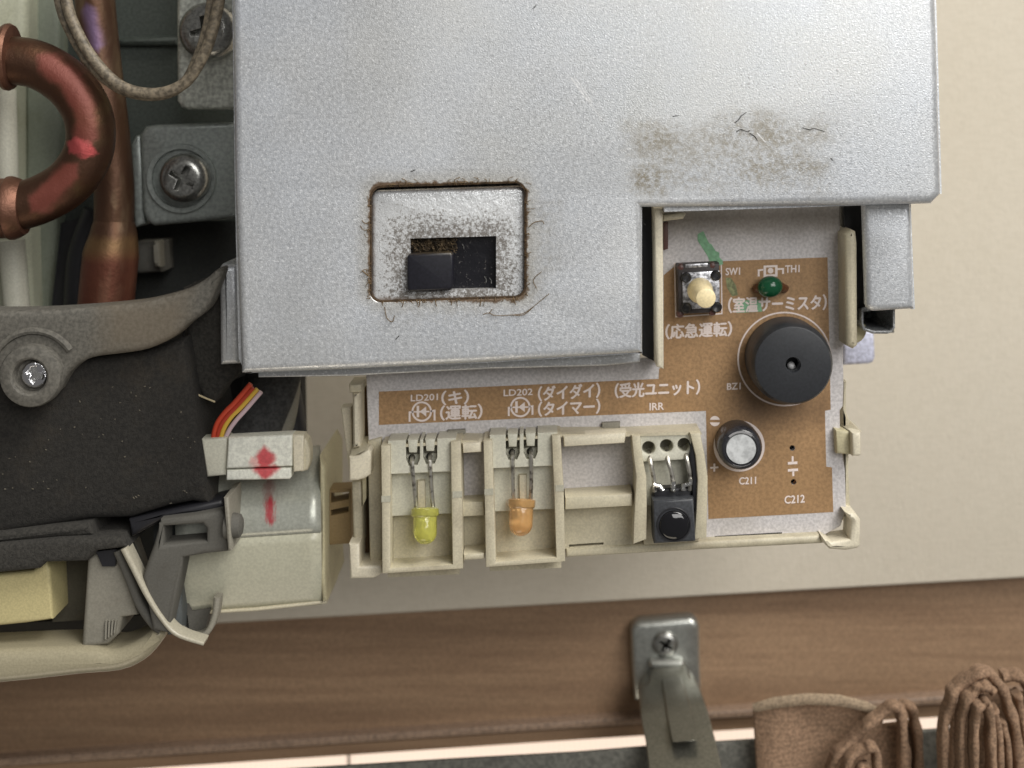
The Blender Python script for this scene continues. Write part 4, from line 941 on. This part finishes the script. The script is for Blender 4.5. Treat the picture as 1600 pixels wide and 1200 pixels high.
MB().prism([(356, 684), (457, 679), (456, 729), (353, 733)], 209.2, 212, .4, 4).obj("housing", hm.m, wh)
MB().prism([(354, 734.5), (455, 730.5), (455, 746), (452, 749), (353, 751)], 209.5, 212, .3, 4).obj("latch", hm.m, wh)
MB().prism([(457, 679), (475, 680), (474, 736), (458, 738)], 209.4, 212, .3).obj("flange", cream_light, wh)
MB().prism([(470, 681), (480, 688), (484, 705), (484, 722), (480, 735), (470, 738)], 210, 213, .4).obj("rounded_end", cream, wh)
sl_ = thing("cable_sleeve", "dark cloth sleeve of cables running up behind the white plug", "cable sleeve", P(410, 690, 222))
slm = M("dark_cloth_sleeve", lin(64, 64, 64), .85); slm.speck(1800, .15); slm.bump(slm.noise(300, 4), .6, .0008)
MB().tube(smooth([P(x, y, 224) for x, y in ((380, 720), (400, 660), (420, 610), (436, 560))], 5), W(42, 224), 20, flat=.6).obj("sleeve", slm.m, sl_, 60)
MB().tube(smooth([P(x, y, 226) for x, y in ((425, 720), (442, 670), (452, 620), (455, 560))], 5), W(16, 226), 16).obj("inner_tube", mgrey, sl_, 60)
MB().tube(smooth([P(x, y, 228) for x, y in ((462, 720), (458, 660), (448, 600), (440, 560))], 5), W(20, 228), 16).obj("inner_tube", black_pl, sl_, 60)
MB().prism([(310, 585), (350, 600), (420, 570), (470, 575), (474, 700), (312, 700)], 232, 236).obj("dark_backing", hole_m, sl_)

# motor housing, a curved shell
mc_at = P(400, 950, 214)
mo = thing("motor_housing", "curved ivory motor housing with red ink streak below the plug", "housing", mc_at)
mm = M("ivory_housing", lin(190, 188, 168), .36)
def lm(x, y): v = P(x, y, 214) - mc_at; return v.x, v.z
nz = mm.math('MULTIPLY', mm.math('SUBTRACT', mm.noise(700, 4, .6, (4, 1, 1)), .5), .0012)
d_ = mm.math('ADD', mm.segd(lm(418, 755), lm(422, 782)), nz); d3 = mm.math('ADD', mm.segd(lm(424, 782), lm(427, 808)), nz)
mm.mix(mm.step(d_, .0012, .0002, 0, .55), lin(140, 70, 70)); mm.mix(mm.step(d3, .0010, .0002, 0, .85), lin(196, 42, 62))
mm.mix(mm.step(mm.noise(60, 4), .5, .75, 0, .2), lin(170, 160, 110)); mm.mix(mm.step(mm.noise(1200, 4, .7), .66, .76, 0, .5), lin(110, 100, 70)); mm.speck(2600, .03)
rows = []
for j in range(29):
    t = j / 28; ya = 722 + (950 - 722) * t; row = []
    an = math.radians(78 - 112 * t); dd = 213 + 17 * (1 - math.cos(an)); ya = 836 - 112 * (math.sin(an) / .978) if an > 0 else 836 + 114 * (math.sin(-an) / .559)
    for i in range(13):
        s_ = i / 12; x0_ = 268 + 14 * t; x1_ = 501 + 3 * t
        x = x0_ + (x1_ - x0_) * s_; row.append(P(x, ya - s_ * 15 + (8 if j == 28 else 0) * (1 - s_) * .5, dd))
    rows.append(row)
can = M("greyer_motor_shell", lin(178, 180, 170), .32, .30); can.speck(2600, .04); can.mix(can.step(can.noise(70, 4), .5, .75, 0, .3), lin(150, 150, 130))  # one housing; its upper shading put into a greyer second material
nz = can.math('MULTIPLY', can.math('SUBTRACT', can.noise(900, 4, .6, (4, 1, 1)), .5), .0016)
d_ = can.math('ADD', can.segd(lm(418, 755), lm(422, 782)), nz); d3 = can.math('ADD', can.segd(lm(424, 782), lm(427, 808)), nz)
can.mix(can.step(d_, .0012, .0001, 0, .55), lin(140, 70, 70)); can.mix(can.step(d3, .0011, .0001, 0, .85), lin(186, 42, 60))
MB().sheet(rows[:21]).obj("upper_shell", can.m, mo, 60, solid=-.0012)
MB().sheet(rows[20:]).obj("lower_shell", mm.m, mo, 60, solid=-.0012)
MB().prism([(499, 712), (508, 730), (508, 900), (511, 938), (504, 942), (500, 900)], 213.5, 232, .4).obj("rim", cream_dirty, mo)
MB().prism([(276, 958), (400, 950), (511, 938), (510, 944), (400, 956), (278, 963)], 214.2, 226, .3).obj("lower_rim", cream, mo)

# clip arm with window, plate and knob
ca = thing("clip_arm", "grey plastic clip arm with rectangular window left of the motor housing", "clip", P(290, 990, 207))
MB().prism([(250, 812), (300, 806), (345, 797), (352, 806), (358, 862), (320, 866), (286, 872), (262, 990), (238, 985), (222, 900), (240, 850)], 207, 212, .6, 3, [[(256, 823), (316, 819), (322, 826), (322, 846), (255, 852)]]).obj("frame", dgrey, ca)
MB().prism([(200, 812), (270, 796), (345, 780), (352, 790), (345, 800), (260, 810), (205, 840)], 209, 216, .6).obj("wedge", black_pl, ca)
MB().prism([(240, 815), (335, 812), (335, 858), (240, 862)], 214, 216).obj("window_backing", plastic("slate", (58, 62, 62), .7), ca)
MB().prism([(349, 778), (357, 776), (362, 860), (356, 862)], 205.5, 214, .3).obj("end_plate", mgrey, ca)
MB().lathe(P(352, 821, 207.5), (1, 0, -.02), [(W(20, 207), 0), (W(20, 207), .0012), (W(18, 207), .0020), (W(12, 207), .0023), (0, .0023)], 24).obj("knob", dgrey, ca)
MB().prism([(250, 868), (280, 866), (285, 960), (282, 990), (262, 994), (246, 968)], 211, 218, .6).obj("leg", plastic("slate_plastic", (82, 86, 86), .6, .3), ca)
st = thing("curved_strap", "thin bright edged translucent plastic strap curving down to the wood", "strap", P(280, 1008, 206))
stm = plastic("worn_clear_grey_plastic", (176, 170, 152), .3, .3)
def strap(pts, wd_, d0, dep, mat, name, par): return sweep(pts, wd_[0], wd_[1], d0, dep, mat, name, par)
strap([(192, 858), (208, 890), (228, 930), (250, 965), (275, 992), (318, 1007)], (11, 6), 206.5, 3, stm, "band", st)
strap([(182, 862), (200, 905), (216, 945), (236, 975), (250, 987)], (14, 14), 208, 6, dgrey, "inner_band", st)
strap([(338, 935), (334, 965), (322, 990), (300, 1000), (278, 990)], (10, 8), 210, 2.5, mgrey, "hook", st)
MB().prism([(288, 925), (300, 955), (330, 950), (318, 990), (296, 984)], 214, 217).obj("web", dgrey, st)

# lower casing lip and the things above it
lp = thing("lower_casing", "cream casing lip with rounded bright end at the lower left", "casing", P(120, 1070, 208))
lip = [(-300, 1036), (0, 1018), (130, 1014), (172, 1019), (205, 1008), (232, 990), (244, 982), (258, 990), (246, 1012), (222, 1036), (185, 1052), (120, 1058), (0, 1071), (-300, 1096)]
MB().prism([tuple(p[:2]) for p in smooth([Vector((x, y, 0)) for x, y in lip], 3, True)], 208, 216, 1.6, 5).obj("lip", plastic("yellow_cream", (160, 152, 128), .28, .3), lp)
MB().prism([(-300, 1000), (0, 975), (128, 968), (240, 960), (246, 985), (200, 1012), (130, 1020), (0, 1024), (-300, 1040)], 222, 230).obj("dark_channel", plastic("channel_dark", (44, 42, 36), .6, .2), lp)
MB().prism([(-300, 925), (0, 897), (50, 892), (72, 876), (78, 890), (82, 968), (40, 974), (0, 978), (-300, 1005)], 210, 222, .5, 4).obj("cream_block", plastic("yellowed_block", (196, 184, 136), .5, .35), lp)
MB().prism([(76, 872), (140, 868), (140, 968), (82, 972)], 217, 224).obj("recess_panel", plastic("recess_dark", (78, 74, 62), .8, .3), lp)
MB().prism([(136, 872), (150, 862), (190, 858), (205, 900), (216, 962), (190, 966), (186, 990), (168, 1008), (126, 1014), (130, 960)], 209.5, 218, .7).obj("post", mgrey, lp)
b = MB()
for i in range(4): b.prism([(164 + i * 5, 970), (167 + i * 5, 970), (166 + i * 4.5, 1000 - i * 3), (163 + i * 4.5, 1002 - i * 3)], 208.9, 210, .2)
b.obj("post_rib", mgrey, lp)
MB().prism([(150, 862), (182, 858), (180, 885), (160, 885)], 208.8, 210).obj("socket", black_pl, lp)

# every mesh that stands alone carries a label: nothing else left
print("faces", sum(len(o.data.polygons) for o in bpy.data.objects if o.type == 'MESH'))
